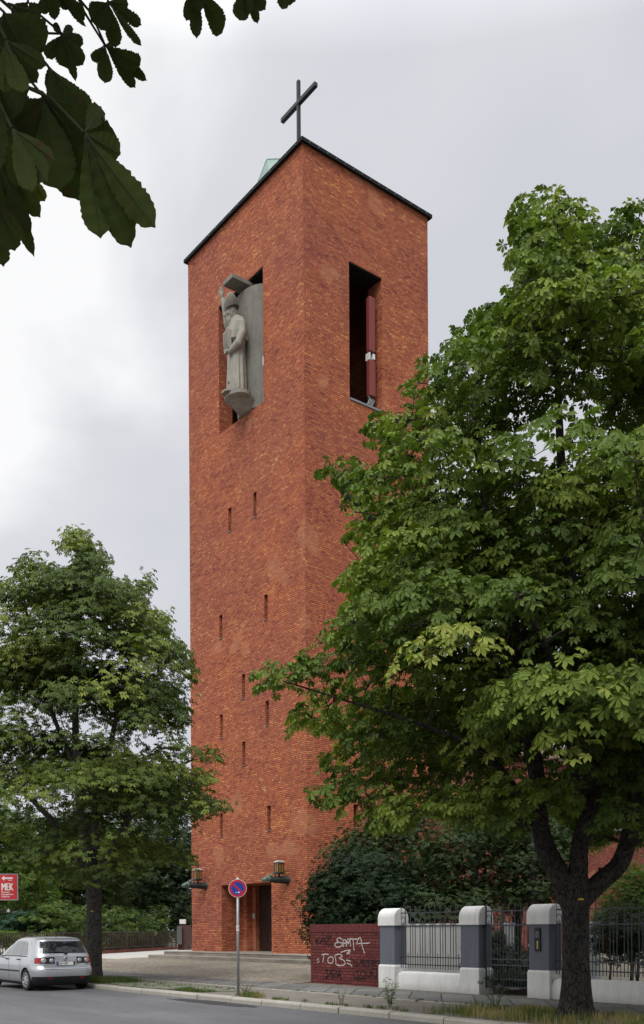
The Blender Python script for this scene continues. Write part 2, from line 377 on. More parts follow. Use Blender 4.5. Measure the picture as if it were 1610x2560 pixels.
def bark(name, c1, c2, c3, scale=9.0):
    t = NT(name); v = t.n('ShaderNodeTexVoronoi', feature='DISTANCE_TO_EDGE'); v.inputs['Scale'].default_value = scale
    mp_ = t.n('ShaderNodeMapping'); mp_.inputs['Scale'].default_value = (1, 1, .42); t.l(t.pos(), mp_.inputs[0])
    nv = t.n('ShaderNodeTexNoise'); nv.inputs['Scale'].default_value = 5; nv.inputs['Detail'].default_value = 4; t.l(mp_.outputs[0], nv.inputs['Vector'])
    ad = t.n('ShaderNodeVectorMath', operation='MULTIPLY_ADD'); t.l(nv.outputs['Color'], ad.inputs[0]); ad.inputs[1].default_value = (.22, .22, .22); t.l(mp_.outputs[0], ad.inputs[2]); t.l(ad.outputs[0], v.inputs['Vector'])
    crack = t.ramp(t.math('ADD', v.outputs['Distance'], t.math('MULTIPLY', t.math('SUBTRACT', t.noise(11, 3), .42), .55)), [(.0, (0, 0, 0)), (.16, (1, 1, 1))])
    n = t.noise(2.6, 6, .7); col = t.ramp(n, [(.3, c1), (.6, c2), (.8, c3)])
    col = t.mix(crack, tuple(x * .5 for x in c1), col)
    t.base(col, .95, spec=.15); t.bump(t.math('ADD', t.math('MULTIPLY', crack, 1.0), t.math('MULTIPLY', t.noise(30, 4), .4)), .9, .03); return t.m
M['bark'] = bark('chestnut_bark', (.042, .037, .035), (.062, .055, .051), (.13, .12, .11), 17)
M['bark_grey'] = bark('grey_bark', (.070, .065, .058), (.10, .094, .085), (.16, .155, .14), 22)
M['twig'] = simple('dark_twig', (.030, .024, .020), .9)
def leaf(name, stops, trans=.24, rough=.6, spots=False):
    t = NT(name); a = t.n('ShaderNodeAttribute'); a.attribute_name = 'tone'
    col = t.ramp(a.outputs['Fac'], stops)
    if spots:
        col = t.mix(t.ramp(t.noise(22, 3), [(.62, (0, 0, 0)), (.70, (1, 1, 1))]), col, (.07, .045, .018))
        col = t.mix(1.0, col, t.ramp(t.noise(5, 4), [(.3, (.75, .75, .75)), (.7, (1.2, 1.2, 1.2))]), 'MULTIPLY')
    t.base(col, rough, spec=.16)
    tr = t.n('ShaderNodeBsdfTranslucent'); t.l(t.mix(1.0, col, (1.15, 1.35, .55), 'MULTIPLY'), tr.inputs[0])
    mx_ = t.n('ShaderNodeMixShader'); mx_.inputs[0].default_value = trans
    t.l(t.b.outputs[0], mx_.inputs[1]); t.l(tr.outputs[0], mx_.inputs[2]); t.l(mx_.outputs[0], t.out.inputs[0])
    return t.m
CH = [(0, (.034, .058, .016)), (.35, (.074, .116, .023)), (.7, (.145, .198, .034)), (.86, (.19, .24, .042)), (1, (.25, .27, .06))]
M['leaf_chestnut'] = leaf('chestnut_leaf', CH)
M['leaf_left'] = leaf('chestnut_leaf_dark', [(0, (.032, .054, .016)), (.4, (.068, .102, .022)), (.75, (.125, .165, .032)), (1, (.20, .23, .045))])
M['leaf_maple'] = leaf('maple_leaf', [(0, (.020, .036, .015)), (.5, (.036, .058, .020)), (1, (.065, .092, .030))], .2)
M['leaf_bright'] = leaf('bright_leaf', [(0, (.06, .10, .02)), (.5, (.10, .16, .03)), (1, (.17, .22, .04))], .35)
M['leaf_yew'] = leaf('yew_leaf', [(0, (.008, .018, .009)), (.5, (.015, .030, .012)), (1, (.035, .062, .020))], .1)
M['leaf_bg'] = leaf('background_leaf', [(0, (.034, .050, .018)), (.5, (.062, .085, .026)), (1, (.115, .135, .040))], .25)
M['leaf_conifer'] = leaf('conifer_needles', [(0, (.022, .040, .022)), (.5, (.040, .065, .030)), (1, (.075, .105, .040))], .15)
M['leaf_blue'] = leaf('bluish_leaf', [(0, (.022, .055, .035)), (1, (.06, .12, .065))], .2)
M['leaf_red'] = leaf('russet_leaf', [(0, (.05, .04, .025)), (.5, (.10, .06, .035)), (1, (.15, .09, .05))], .2)
M['leaf_hedge'] = leaf('hedge_leaf', [(0, (.04, .07, .020)), (.5, (.08, .125, .030)), (1, (.15, .20, .045))], .2)
M['grass'] = leaf('grass_blade', [(0, (.045, .08, .02)), (.5, (.09, .13, .035)), (.70, (.25, .21, .09)), (1, (.42, .33, .17))], .25)
M['leaf_near'] = leaf('near_chestnut_leaf', [(0, (.026, .038, .010)), (.5, (.050, .070, .016)), (1, (.13, .15, .026))], .24, .75, True)

# ------------------------------------------------------------------ ground, road, pavement
def gz(y):
    if y < 16.7: return .13
    if y < 23.2: return .13 + (y - 16.7) / 6.5 * .17
    return .30
def sheet(name, x0, x1, prof, mat, parent=None, kind='structure', nx=1):
    mb = MB()
    rings = [[(x0 + (x1 - x0) * i / nx, y, z) for i in range(nx + 1)] for y, z in prof]
    mb.loft(rings, cap=False, closed=False)
    o = build(name, mb, mat, parent)
    if o.data.polygons[0].normal.z < 0: o.data.flip_normals()
    return tag(o, kind=kind)
sheet('ground', -700, 700, [(-700, -.02), (12.48, -.02), (12.52, .10), (16.7, .11), (23.2, .28), (700, .285)], M['garden'])
sheet('road', -300, 300, [(-9, .0), (12.45, .0)], M['asphalt'])
sheet('pavement_verge', -300, 300, [(12.6, .118), (14.62, .126)], M['verge'])
sheet('pavement_mosaic', -120, 60, [(14.70, .13), (15.05, .13)], M['mosaic'])
sheet('pavement_slabs', -120, 60, [(15.05, .132), (16.65, .134)], M['slabs'])
sheet('pavement_mosaic', -22.7, 60, [(16.65, .13), (17.5, .13)], M['mosaic'])
sheet('forecourt', -44.0, -22.72, [(16.65, .132), (23.25, .302), (24.2, .303)], M['cobbles'])
sheet('side_path', -75, -44.0, [(16.65, .132), (23.25, .302), (40, .305)], M['pale_concrete'])
sheet('forecourt', -60, -44.0, [(16.65, .137), (21.7, .268)], M['cobbles'])
def irregular(name, cx, cy, rx, ry, z, mat, n=26, seed=1, z1=None):
    rr = random.Random(seed); pts = []
    for k in range(n):
        t = 2 * math.pi * k / n; q = 1 + rr.uniform(-.16, .16)
        pts.append((cx + rx * q * math.cos(t), cy + ry * q * math.sin(t), z))
    return tag(build(name, MB().add(pts, [tuple(range(n))]), mat), kind='structure')
irregular('verge_setts', -24.4, 13.5, 3.6, .75, .134, M['mosaic_green'], 40, 3)
irregular('road_patch', -19.6, 12.05, 1.75, .30, .004, M['asphalt_patch'], 34, 5)
irregular('road_patch', -30.0, 8.6, 3.4, .8, .004, simple('asphalt_old', (.125, .125, .13), .9, 0, .3, .25, 5, .4, 80), 34, 8)
irregular('garden_gravel', -10.5, 20.2, 3.8, 2.0, .24, M['gravel'], 30, 9)
# kerb stones
mb = MB(); x = -90.0
while x < 40:
    L = rng.uniform(1.15, 1.5); d = rng.uniform(-.012, .012); h = rng.uniform(-.006, .006)
    g = .018
    prof = [(12.42 + d, -.01), (12.42 + d, .085 + h), (12.445 + d, .118 + h), (12.60 + d, .128 + h), (12.60 + d, -.01)]
    mb.loft([[(xx, py_, pz) for py_, pz in prof] for xx in (x + g, x + L - g)], cap=True)
    x += L
tag(build('kerb', mb, M['kerb']), kind='structure')
mb = MB(); x = -90.0
while x < 40:
    L = rng.uniform(.95, 1.05); mb.box(x + .006, x + L - .006, 14.60, 14.70, .05, .145 + rng.uniform(-.004, .004)); x += L
tag(build('kerb_edging', mb, M['kerb']), kind='structure')
mb = MB()
mb.box(-43.4, -28.6, 23.2, 24.4, .05, .452); mb.box(-43.2, -28.6, 23.95, 25.38, .40, .602)
mb.box(-43.05, -33.3, 25.38, 33, .05, .60)
mb.box(-43.15, -28.6, 23.93, 24.0, .585, .606)
tag(build('steps', mb, M['step'], bevel=.012), kind='structure')
# far side of the street behind the viewer
sheet('far_pavement', -300, 300, [(-13, .13), (-9, .13), (-9, .0)], M['verge'])

# ------------------------------------------------------------------ church tower
TX0, TX1, TY0, TY1, TZ0, TZ1 = -42.95, -33.45, 25.40, 32.70, .60, 34.90
tower = empty('church_tower', (-38.2, 29.05, .6), 'tall square red brick tower with slit windows and a cross on its flat roof', 'tower')
def wall(mb, O, U, N, w, h, holes):
    """a vertical wall starting at O running along U, facing N; holes (u0,u1,v0,v1,depth,closed)"""
    O, U, N = Vector(O), Vector(U), Vector(N); Z = Vector((0, 0, 1))
    us = sorted({0, w} | {q for k in holes for q in k[:2]}); vs_ = sorted({0, h} | {q for k in holes for q in k[2:4]})
    for i in range(len(us) - 1):
        for j in range(len(vs_) - 1):
            cu_, cv = (us[i] + us[i + 1]) / 2, (vs_[j] + vs_[j + 1]) / 2
            if any(k[0] < cu_ < k[1] and k[2] < cv < k[3] for k in holes): continue
            q = [O + U * us[i] + Z * vs_[j], O + U * us[i + 1] + Z * vs_[j], O + U * us[i + 1] + Z * vs_[j + 1], O + U * us[i] + Z * vs_[j + 1]]
            nrm = (q[1] - q[0]).cross(q[3] - q[0])
            mb.add(q, [(0, 1, 2, 3) if nrm.dot(N) > 0 else (3, 2, 1, 0)])
    for u0, u1, v0, v1, dep, closed in holes:
        c = [O + U * u0 + Z * v0, O + U * u1 + Z * v0, O + U * u1 + Z * v1, O + U * u0 + Z * v1]; d = [p - N * dep for p in c]
        mid = sum(c, Vector()) / 4
        for i in range(4):
            q = [c[i], c[(i + 1) % 4], d[(i + 1) % 4], d[i]]
            nrm = (q[1] - q[0]).cross(q[3] - q[0]); inward = mid - (c[i] + c[(i + 1) % 4]) / 2
            mb.add(q, [(0, 1, 2, 3) if nrm.dot(inward) > 0 else (3, 2, 1, 0)])
        if closed: mb.add(d, [(0, 1, 2, 3) if (d[1] - d[0]).cross(d[3] - d[0]).dot(N) > 0 else (3, 2, 1, 0)])
fslits = [(-39.28, 20.30, 21.43), (-37.19, 20.29, 21.42), (-40.11, 15.47, 16.6), (-36.37, 15.45, 16.57), (-38.21, 12.29, 13.41), (-40.13, 10.76, 11.88),
          (-36.32, 10.71, 11.83), (-38.21, 9.19, 10.30), (-36.23, 6.04, 7.15), (-40.18, 6.06, 7.18)]
rslits = [(28.12, 6.0, 7.12), (28.95, 6.0, 7.12), (30.6, 15.4, 16.5), (27.0, 10.7, 11.8), (31.2, 6.0, 7.12), (30.9, 20.3, 21.4)]
SW = .135
holes = [(a - SW - TX0, a + SW - TX0, z0 - TZ0, z1 - TZ0, .42, True) for a, z0, z1 in fslits]
holes.append((-40.15 - TX0, -36.45 - TX0, 25.2 - TZ0, 31.25 - TZ0, .75, False))
mb = MB()
# door recess: stepped jambs, built by hand below -> opening without a back
DX0, DX1, DZ1 = -40.20, -36.07, 3.76
holes.append((DX0 - TX0, DX1 - TX0, .0005, DZ1 - TZ0, .02, False))
wall(mb, (TX0, TY0, TZ0), (1, 0, 0), (0, -1, 0), TX1 - TX0, TZ1 - TZ0, holes)
holes = [(b - SW - TY0, b + SW - TY0, z0 - TZ0, z1 - TZ0, .42, True) for b, z0, z1 in rslits]
holes.append((27.90 - TY0, 29.82 - TY0, 24.9 - TZ0, 30.92 - TZ0, .95, False))
wall(mb, (TX1, TY0, TZ0), (0, 1, 0), (1, 0, 0), TY1 - TY0, TZ1 - TZ0, holes)
mb.add([(TX0, TY0, TZ0), (TX0, TY1, TZ0), (TX0, TY1, TZ1), (TX0, TY0, TZ1)], [(3, 2, 1, 0)])
mb.add([(TX0, TY1, TZ0), (TX1, TY1, TZ0), (TX1, TY1, TZ1), (TX0, TY1, TZ1)], [(3, 2, 1, 0)])
# recess jambs (left side steps inwards, right side straight)
prof = [(DX0, TY0 + .02), (DX0, 26.6), (-39.86, 26.6), (-39.86, 26.94), (-39.59, 26.94), (-39.59, 27.16)]
for p, q in zip(prof, prof[1:]):
    mb.add([(p[0], p[1], TZ0), (q[0], q[1], TZ0), (q[0], q[1], DZ1), (p[0], p[1], DZ1)], [(0, 1, 2, 3)])
prof = [(DX1, TY0 + .02), (DX1, 26.6), (-36.41, 26.6), (-36.41, 26.94), (-36.68, 26.94), (-36.68, 27.16)]
for p, q in zip(prof, prof[1:]):
    mb.add([(p[0], p[1], TZ0), (q[0], q[1], TZ0), (q[0], q[1], DZ1), (p[0], p[1], DZ1)], [(3, 2, 1, 0)])
mb.add([(DX0, TY0 + .02, DZ1), (DX1, TY0 + .02, DZ1), (DX1, 27.2, DZ1), (DX0, 27.2, DZ1)], [(3, 2, 1, 0)])
build('wall', mb, M['brick'], tower, fixn=False)
mb = MB(); mb.box(-39.62, -36.65, 27.16, 27.22, .604, DZ1 - .002)
door = build('door', mb, M['wood'], tower)
mb = MB()
for xx in (-38.95, -38.14, -37.33):
    for zz in (1.2, 2.2, 3.2): mb = MB(); mb.box(xx - .035, xx + .035, 27.13, 27.16, zz - .22, zz + .22); build('hinge', mb, M['black_iron'], door)
mb = MB(); mb.tube([(-38.05, 27.12, 1.5), (-38.05, 27.08, 1.55), (-38.05, 27.08, 1.75), (-38.05, 27.12, 1.8)], .016, 6)
build('handle', mb, M['black_iron'], door)
build('door_sill', MB().box(DX0, DX1, TY0 + .01, 27.3, .55, .607), M['step'], tower)
build('notice_plate', MB().box(-39.80, -39.62, 26.90, 26.925, 2.18, 2.42), M['pale_concrete'], tower)
for i, (a, z0, z1) in enumerate(fslits):
    w_ = build('window', MB().box(a - SW, a + SW, TY0 + .36, TY0 + .38, z0, z1), M['dark'], tower)
    mb = MB(); mb.prism([(0, TY0 - .04, z0 - .015), (0, TY0 - .04, z0 + .01), (0, TY0 + .34, z0 + .075), (0, TY0 + .34, z0 + .003)], (a - SW + .002, 0, 0), (a + SW - .002, 0, 0))
    build('sill', mb, M['sill'], w_)
for i, (b, z0, z1) in enumerate(rslits):
    w_ = build('window', MB().box(TX1 - .38, TX1 - .36, b - SW, b + SW, z0, z1), M['dark'], tower)
    mb = MB(); mb.prism([(TX1 + .04, 0, z0 - .015), (TX1 + .04, 0, z0 + .01), (TX1 - .34, 0, z0 + .075), (TX1 - .34, 0, z0 + .003)], (0, b - SW + .002, 0), (0, b + SW - .002, 0))
    build('sill', mb, M['sill'], w_)
# ledges inside the openings
build('niche_sill', MB().box(TX1 - .9, TX1 + .05, 27.91, 29.81, 24.84, 24.925), M['sill'], tower)
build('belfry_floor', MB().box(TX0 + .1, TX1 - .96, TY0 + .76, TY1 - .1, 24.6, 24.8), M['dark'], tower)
# roof edge
mb = MB(); e_ = .11
mb.box(TX0 - e_, TX1 + e_, TY0 - e_, TY1 + e_, TZ1 + .02, TZ1 + .10)
for x0, x1, y0, y1 in ((TX0 - e_, TX1 + e_, TY0 - e_ - .05, TY0 - e_), (TX0 - e_, TX1 + e_, TY1 + e_, TY1 + e_ + .05), (TX0 - e_ - .05, TX0 - e_, TY0 - e_ - .05, TY1 + e_ + .05), (TX1 + e_, TX1 + e_ + .05, TY0 - e_ - .05, TY1 + e_ + .05)):
    mb.box(x0, x1, y0, y1, TZ1 - .05, TZ1 + .11)
mb.box(TX0 - .03, TX1 + .03, TY0 - .03, TY1 + .03, TZ1 - .0, TZ1 + .02)
roof = build('roof', mb, M['slate'], tower)
n_ = 15
mb = MB().box(-.025, .025, -.03, .03, -.05, .05)
for k in range(n_):
    c = MB().box(-.012, .012, -.012, .012, -.02, .02).xf(Matrix.Translation((TX0 + (k + .5) * (TX1 - TX0) / n_, TY0 - e_ - .055, TZ1 + .03)))
    build('gutter_clip', c, M['fixing'], roof)
    c = MB().box(-.012, .012, -.012, .012, -.02, .02).xf(Matrix.Translation((TX1 + e_ + .06, TY0 + (k + .5) * (TY1 - TY0) / n_, TZ1 + .02)))
    build('gutter_clip', c, M['fixing'], roof)
# copper cap rising from the roof
ap = at(667, 398, 48.9)
zb = TZ1 + .1
cc = [Vector((ap.x - 1.35, ap.y - 1.3, zb)), Vector((ap.x + 2.6, ap.y - 1.3, zb)), Vector((ap.x + 2.6, ap.y + 2.2, zb)), Vector((ap.x - 1.35, ap.y + 2.2, zb))]
ridge = ap + Vector((1.5, .35, -.72))
mb = MB(); mb.add(cc + [ap, ridge], [(0, 1, 4), (1, 5, 4), (1, 2, 5), (2, 3, 4, 5), (3, 0, 4), (3, 2, 1, 0)])
build('copper_cap', mb, M['copper'], tower)
mb = MB()
for q in cc[:2]: mb.tube([q, ap], .03, 5)
mb.tube([ap, ridge], .03, 5)
for t in (.33, .66): mb.tube([cc[0].lerp(cc[1], t), ap.lerp(cc[0].lerp(cc[1], t), .06)], .018, 4)
build('copper_seam', mb, M['copper'], tower)
# cross
mb = MB(); hx, hy = -35.85, 27.0
mb.box(hx - .075, hx + .075, hy - .07, hy + .07, TZ1 + .1, 39.95)
cross = build('cross', mb, M['cross'], tower, bevel=.02)
mb = MB(); mb.box(-37.12, -34.55, hy - .09, hy + .09, 38.84, 39.03)
build('crossbar', mb, M['cross'], cross, bevel=.02)

# nave behind the tower: a low aisle wall with a ledge and a taller wall set back above it
nave = empty('church_nave', (-40, 50, .3), 'long red brick church wall with pale stone ledge behind the garden trees', 'church')
mb = MB(); wall(mb, (-33.0, 32.75, .28), (0, 1, 0), (1, 0, 0), 52, 6.65, [(q, q + .5, 2.6, 4.6, .35, True) for q in range(6, 50, 6)])
wall(mb, (-46, 32.75, .28), (1, 0, 0), (0, -1, 0), 13.0, 6.65, [])
wall(mb, (-33.7, 33.2, 6.9), (0, 1, 0), (1, 0, 0), 51, 3.6, [(q, q + 1.0, .9, 2.6, .3, True) for q in range(4, 48, 5)])
wall(mb, (-45.5, 33.2, 6.9), (1, 0, 0), (0, -1, 0), 11.8, 3.6, [])
build('wall', mb, M['brick_red'], nave, fixn=False)
build('ledge', MB().box(-33.7, -32.8, 32.7, 84.8, 6.93, 7.08), M['white'], nave)
build('gutter', MB().tube([(-32.72, 32.75, 6.95), (-32.72, 84.8, 6.95)], .07, 8), M['copper'], nave)
mb = MB(); mb.prism([(-33.4, 0, 10.5), (-39.6, 0, 12.9), (-45.8, 0, 10.5), (-45.8, 0, 10.3), (-33.4, 0, 10.3)], (0, 33.0, 0), (0, 85, 0))
build('roof', mb, simple('nave_roof', (.11, .055, .045), .8, var=.3, scale=3), nave)

# ------------------------------------------------------------------ statue in the niche (one weathered stone sculpture)
statue = empty('bishop_statue', (-37.8, 25.2, 25.3), 'pale stone bishop with mitre and book raising one hand in the tower niche', 'statue')
def ring(cx, cy, z, rx, ry, n=20, fold=0.0, ph=0.0, kf=5):
    return [Vector((cx + rx * (1 + fold * math.cos(kf * t + ph)) * math.cos(t), cy + ry * (1 + fold * math.cos(kf * t + ph)) * math.sin(t), z)) for t in (2 * math.pi * k / n for k in range(n))]
sx, sy = -37.75, 24.42
mb = MB()
body = [(26.32, .52, .44, .06), (26.6, .53, .44, .07), (27.2, .50, .42, .07), (27.9, .47, .38, .05), (28.5, .47, .36, .03), (28.9, .52, .36, .01), (29.15, .56, .34, 0), (29.3, .48, .30, 0), (29.4, .27, .24, 0), (29.48, .17, .18, 0)]
mb.loft([ring(sx, sy, z, rx, ry, 40, f, .3, 7) for z, rx, ry, f in body])
# neck and head, turned towards the street and the left
hx_, hy_ = sx - .10, sy - .24
mb.tube([(sx, sy - .02, 29.35), (hx_, hy_, 29.72)], [.17, .15], 12)
Hr = Matrix.Rotation(R(-24), 3, 'Z') @ Matrix.Rotation(R(14), 3, 'X')
def H(p): return Vector((hx_, hy_, 29.62)) + Hr @ (Vector(p) * 1.28)
mb.ell(H((0, 0, 0)), .275, .31, .37, rot=Hr)
mb.tube([H((0, -.235, .09)), H((0, -.32, -.05)), H((0, -.25, -.08))], [.028, .055, .03], 8)             # nose
mb.ell(H((0, -.20, .115)), .22, .095, .045, rot=Hr)                                                    # brow
for s in (-1, 1):
    mb.ell(H((s * .12, -.19, -.04)), .055, .06, .05, rot=Hr)                                           # cheeks
    mb.ell(H((s * .215, .02, .0)), .03, .055, .085, rot=Hr)                                            # ears
mb.ell(H((0, -.225, -.135)), .085, .045, .022, rot=Hr)                                                 # mouth
mb.loft([[H((q.x * .15, q.y * .13 - .14, -.17 - d)) for q in ring(0, 0, 0, w_, w_, 12)] for d, w_ in ((-.02, .9), (.08, .95), (.2, .7), (.33, .25))])   # beard
# cape over the shoulders
mb.loft([ring(sx, sy, z, rx, ry, 32, f, 1.0, 6) for z, rx, ry, f in ((28.42, .60, .46, .10), (28.75, .64, .46, .05), (29.1, .60, .40, .02), (29.34, .40, .30, 0), (29.45, .22, .22, 0))])
# right (raised) arm with open hand, left arm holding the book against the chest
mb.tube([(sx - .40, sy - .0, 29.10), (sx - .58, sy - .10, 29.45), (sx - .62, sy - .22, 30.0), (sx - .74, sy - .32, 30.42)], [.20, .23, .18, .12], 12)
mb.tube([(sx - .60, sy - .2, 29.8), (sx - .56, sy - .12, 29.4), (sx - .5, sy - .03, 28.8)], [.17, .2, .12], 10)
hb = Vector((sx - .76, sy - .34, 30.42))
mb.ell(hb + Vector((0, -.01, .14)), .075, .105, .16)
for k, (dy, L) in enumerate(((-.085, .25), (-.03, .31), (.03, .29), (.085, .2))):
    mb.tube([hb + Vector((0, dy, .22)), hb + Vector((-.02, dy * 1.25, .22 + L * .6)), hb + Vector((-.01 - .02 * (k == 3), dy * 1.35, .22 + L))], [.036, .032, .024], 8)
mb.tube([hb + Vector((0, -.08, .06)), hb + Vector((-.0, -.17, .18)), hb + Vector((0, -.2, .29))], [.036, .034, .026], 8)
mb.tube([(sx + .47, sy, 29.05), (sx + .60, sy - .10, 28.55), (sx + .52, sy - .28, 28.12), (sx + .12, sy - .46, 27.95), (sx - .05, sy - .50, 28.02)], [.19, .19, .19, .14, .09], 12)
mb.prism([Vector((sx + .60, sy - .10, 28.3)), Vector((sx + .12, sy - .45, 28.05)), Vector((sx + .10, sy - .42, 27.35)), Vector((sx + .26, sy - .36, 27.42))], (0, .05, 0), (.07, .17, 0))   # hanging sleeve
lh = Vector((sx - .10, sy - .52, 28.02))
mb.ell(lh, .10, .075, .08)
for k in range(4):
    mb.tube([lh + Vector((-.05, -.02, .05 - .04 * k)), lh + Vector((-.15, -.05, .055 - .045 * k)), lh + Vector((-.20, .0, .05 - .045 * k))], [.03, .028, .022], 6)
# robe folds
for k, (dx, z0, z1, rr_) in enumerate(((-.34, 26.35, 28.2, .06), (-.16, 26.35, 27.9, .07), (.05, 26.35, 27.7, .06), (.25, 26.35, 28.0, .07), (.42, 26.35, 28.4, .06))):
    yy = sy - math.sqrt(max(.01, 1 - (dx / .5) ** 2)) * .40
    mb.tube([(sx + dx * 1.12, yy - .03, z0), (sx + dx, yy, (z0 + z1) / 2), (sx + dx * .9, yy + .05, z1)], [rr_ * 1.25, rr_, rr_ * .5], 8)
# stole / pallium
mb.box(sx - .13, sx + .05, sy - .50, sy - .3, 26.75, 27.85)
def SF(p): return Vector((-37.78 + (p[0] - sx) * .98, 24.86 + (p[1] - sy) * .88, 30.36 + (p[2] - 30.3) * 1.13))
def SX(m_):
    m_.v = [tuple(SF(p)) for p in m_.v]; return m_
o = build('tmp', SX(mb), M['statue'])
rm = o.modifiers.new('r', 'REMESH'); rm.mode = 'VOXEL'; rm.voxel_size = .022; rm.use_smooth_shade = True
sm = o.modifiers.new('s', 'SMOOTH'); sm.factor = .5; sm.iterations = 2
bpy.context.view_layer.update(); me = evaluated(o, 'figure'); bpy.data.objects.remove(o)
off = ORG[statue.name]
for v in me.vertices: v.co -= off
me.materials.clear(); me.materials.append(M['statue'])
fg = bpy.data.objects.new('figure', me); scene.collection.objects.link(fg); fg.parent = statue
# mitre: rounded pointed cap with a band
mb = MB(); rings = []
for t in range(9):
    q = t / 8; z = .10 + .50 * q
    w_ = (.30 + .09 * math.sin(q * 2.6)) * math.sqrt(max(.0, 1 - q ** 3.2)) + .015; d_ = .27 * (1 - q ** 2.2) + .03
    rings.append([H((w_ * math.cos(2 * math.pi * k / 20), .03 + d_ * math.sin(2 * math.pi * k / 20), z)) for k in range(20)])
mb.loft(rings); mitre = build('mitre', SX(mb), M['mitre'], statue, smooth=True, sharp=50)
mb = MB(); mb.loft([[H((.30 * math.cos(2 * math.pi * k / 20), .03 + .285 * math.sin(2 * math.pi * k / 20), z)) for k in range(20)] for z in (.10, .20)])
build('mitre_band', SX(mb), M['statue'], mitre)
mb = MB(); mb.obox((sx - .10, sy - .50, 28.42), (.26, -.05, 0), (.02, .10, 0), (0, -.03, .36))
book = build('book', SX(mb), M['statue'], statue, bevel=.015)
mb = MB(); mb.obox((sx - .105, sy - .606, 28.42), (.20, -.038, 0), (.001, .006, 0), (0, -.02, .28)); build('book_cover', SX(mb), M['concrete'], book)
# feet slab and corbel under the figure, rounded pier behind, flat canopy above
mb = MB(); mb.loft([ring(sx + .03, sy + .02, z, rx, ry, 24) for z, rx, ry in ((26.10, .52, .46), (26.16, .72, .60), (26.30, .74, .62), (26.33, .66, .56))])
mb.prism([Vector((sx - .42, sy - .52, 26.30)), Vector((sx + .32, sy - .52, 26.30)), Vector((sx + .1, sy - .80, 26.28)), Vector((sx - .2, sy - .80, 26.28))], (0, 0, 0), (0, 0, .07))
build('foot_slab', SX(mb), M['statue'], statue)
mb = MB(); rings = []
pc = Vector((-37.90, 26.35, 0))
for z, ra, rb in ((25.21, 1.0, .75), (25.30, 1.25, 1.02), (26.2, 1.34, 1.12), (28.5, 1.36, 1.14), (30.75, 1.36, 1.14), (30.8, .1, .1)):
    rings.append([pc + Vector((ra * math.cos(t), -rb * abs(math.sin(t)) ** .8, z)) for t in (math.pi * k / 22 for k in range(23))])
mb.loft(rings, closed=False, cap=False); mb.add(rings[0], [tuple(range(23))])
build('pier', mb, M['concrete'], statue, smooth=True, sharp=60)
mb = MB(); mb.loft([[Vector((sx - .75, 25.9, 25.26)), Vector((sx - .40, 25.22, 25.20)), Vector((sx + .25, 25.32, 25.24)), Vector((sx + .35, 26.0, 25.26))], [Vector((sx - .55, 25.4, 25.70)), Vector((sx - .34, 24.42, 25.68)), Vector((sx + .30, 24.47, 25.68)), Vector((sx + .60, 25.3, 25.70))]])
build('corbel', mb, M['statue'], statue)
mb = MB(); mb.box(-38.35, -37.55, 24.50, 26.4, 30.98, 31.17)
build('niche_shade_sheet', MB().box(-40.14, -36.46, 25.44, 26.14, 31.20, 31.245), M['dark'], tower)  # black sheet under the niche head: its shade painted as colour
build('belfry_shade_sheet', MB().box(TX1 - .94, TX1 - .03, 27.91, 29.81, 30.87, 30.915), M['dark'], tower)  # shade at the head of the side opening, likewise a black sheet
build('canopy', mb, M['concrete'], statue, bevel=.02)

# antenna in the side opening
ant = empty('mobile_antenna', (-33.75, 29.12, 24.93), 'tall red brown antenna panels clamped upright inside the dark belfry opening', 'antenna')
def rbox(x0, x1, y0, y1, z0, z1, bv=.03): mb = MB(); mb.box(x0, x1, y0, y1, z0, z1); return mb
antm = simple('antenna_paint', (.20, .045, .04), .5, var=.05)
build('panel', rbox(-33.86, -33.62, 29.22, 29.58, 27.55, 30.0), antm, ant, bevel=.04)
build('panel', rbox(-33.86, -33.62, 29.22, 29.58, 25.55, 27.15), antm, ant, bevel=.04)
build('mast', MB().tube([(-33.95, 29.40, 24.93), (-33.95, 29.40, 30.1)], .06, 8), M['black_iron'], ant)
mb = MB(); mb.box(-33.92, -33.66, 29.24, 29.30, 27.18, 27.5); mb.box(-33.9, -33.64, 29.44, 29.56, 27.24, 27.48); build('connector', mb, M['white'], ant)
mb = MB()
for k in range(5):
    y = 29.24 + k * .07; mb.tube([(-33.74, y, 25.55), (-33.70, y + .03, 25.4), (-33.76, y - .04, 25.2), (-33.8, y, 24.95)], .014, 5)
build('cable', mb, M['fixing'], ant)
mb = MB(); mb.tube([(-34.2, 27.92, 26.3), (-34.2, 28.9, 24.95)], .03, 6); mb.tube([(-34.2, 28.4, 24.95), (-34.2, 28.4, 27.6)], .04, 6); build('brace', mb, M['black_iron'], ant)
bx = empty('niche_box', (-36.62, 25.55, 25.3), 'small white box squeezed beside the concrete pier in the niche', 'cabinet')  # white box added for the pale slivers beside the pier
build('housing', MB().box(-36.60, -36.50, 25.46, 25.7, 26.9, 27.3), M['white'], bx, bevel=.01)
build('cable', MB().tube([(-36.53, 25.48, 26.9), (-36.52, 25.47, 26.2), (-36.53, 25.47, 25.25)], .022, 6), M['fixing'], bx)

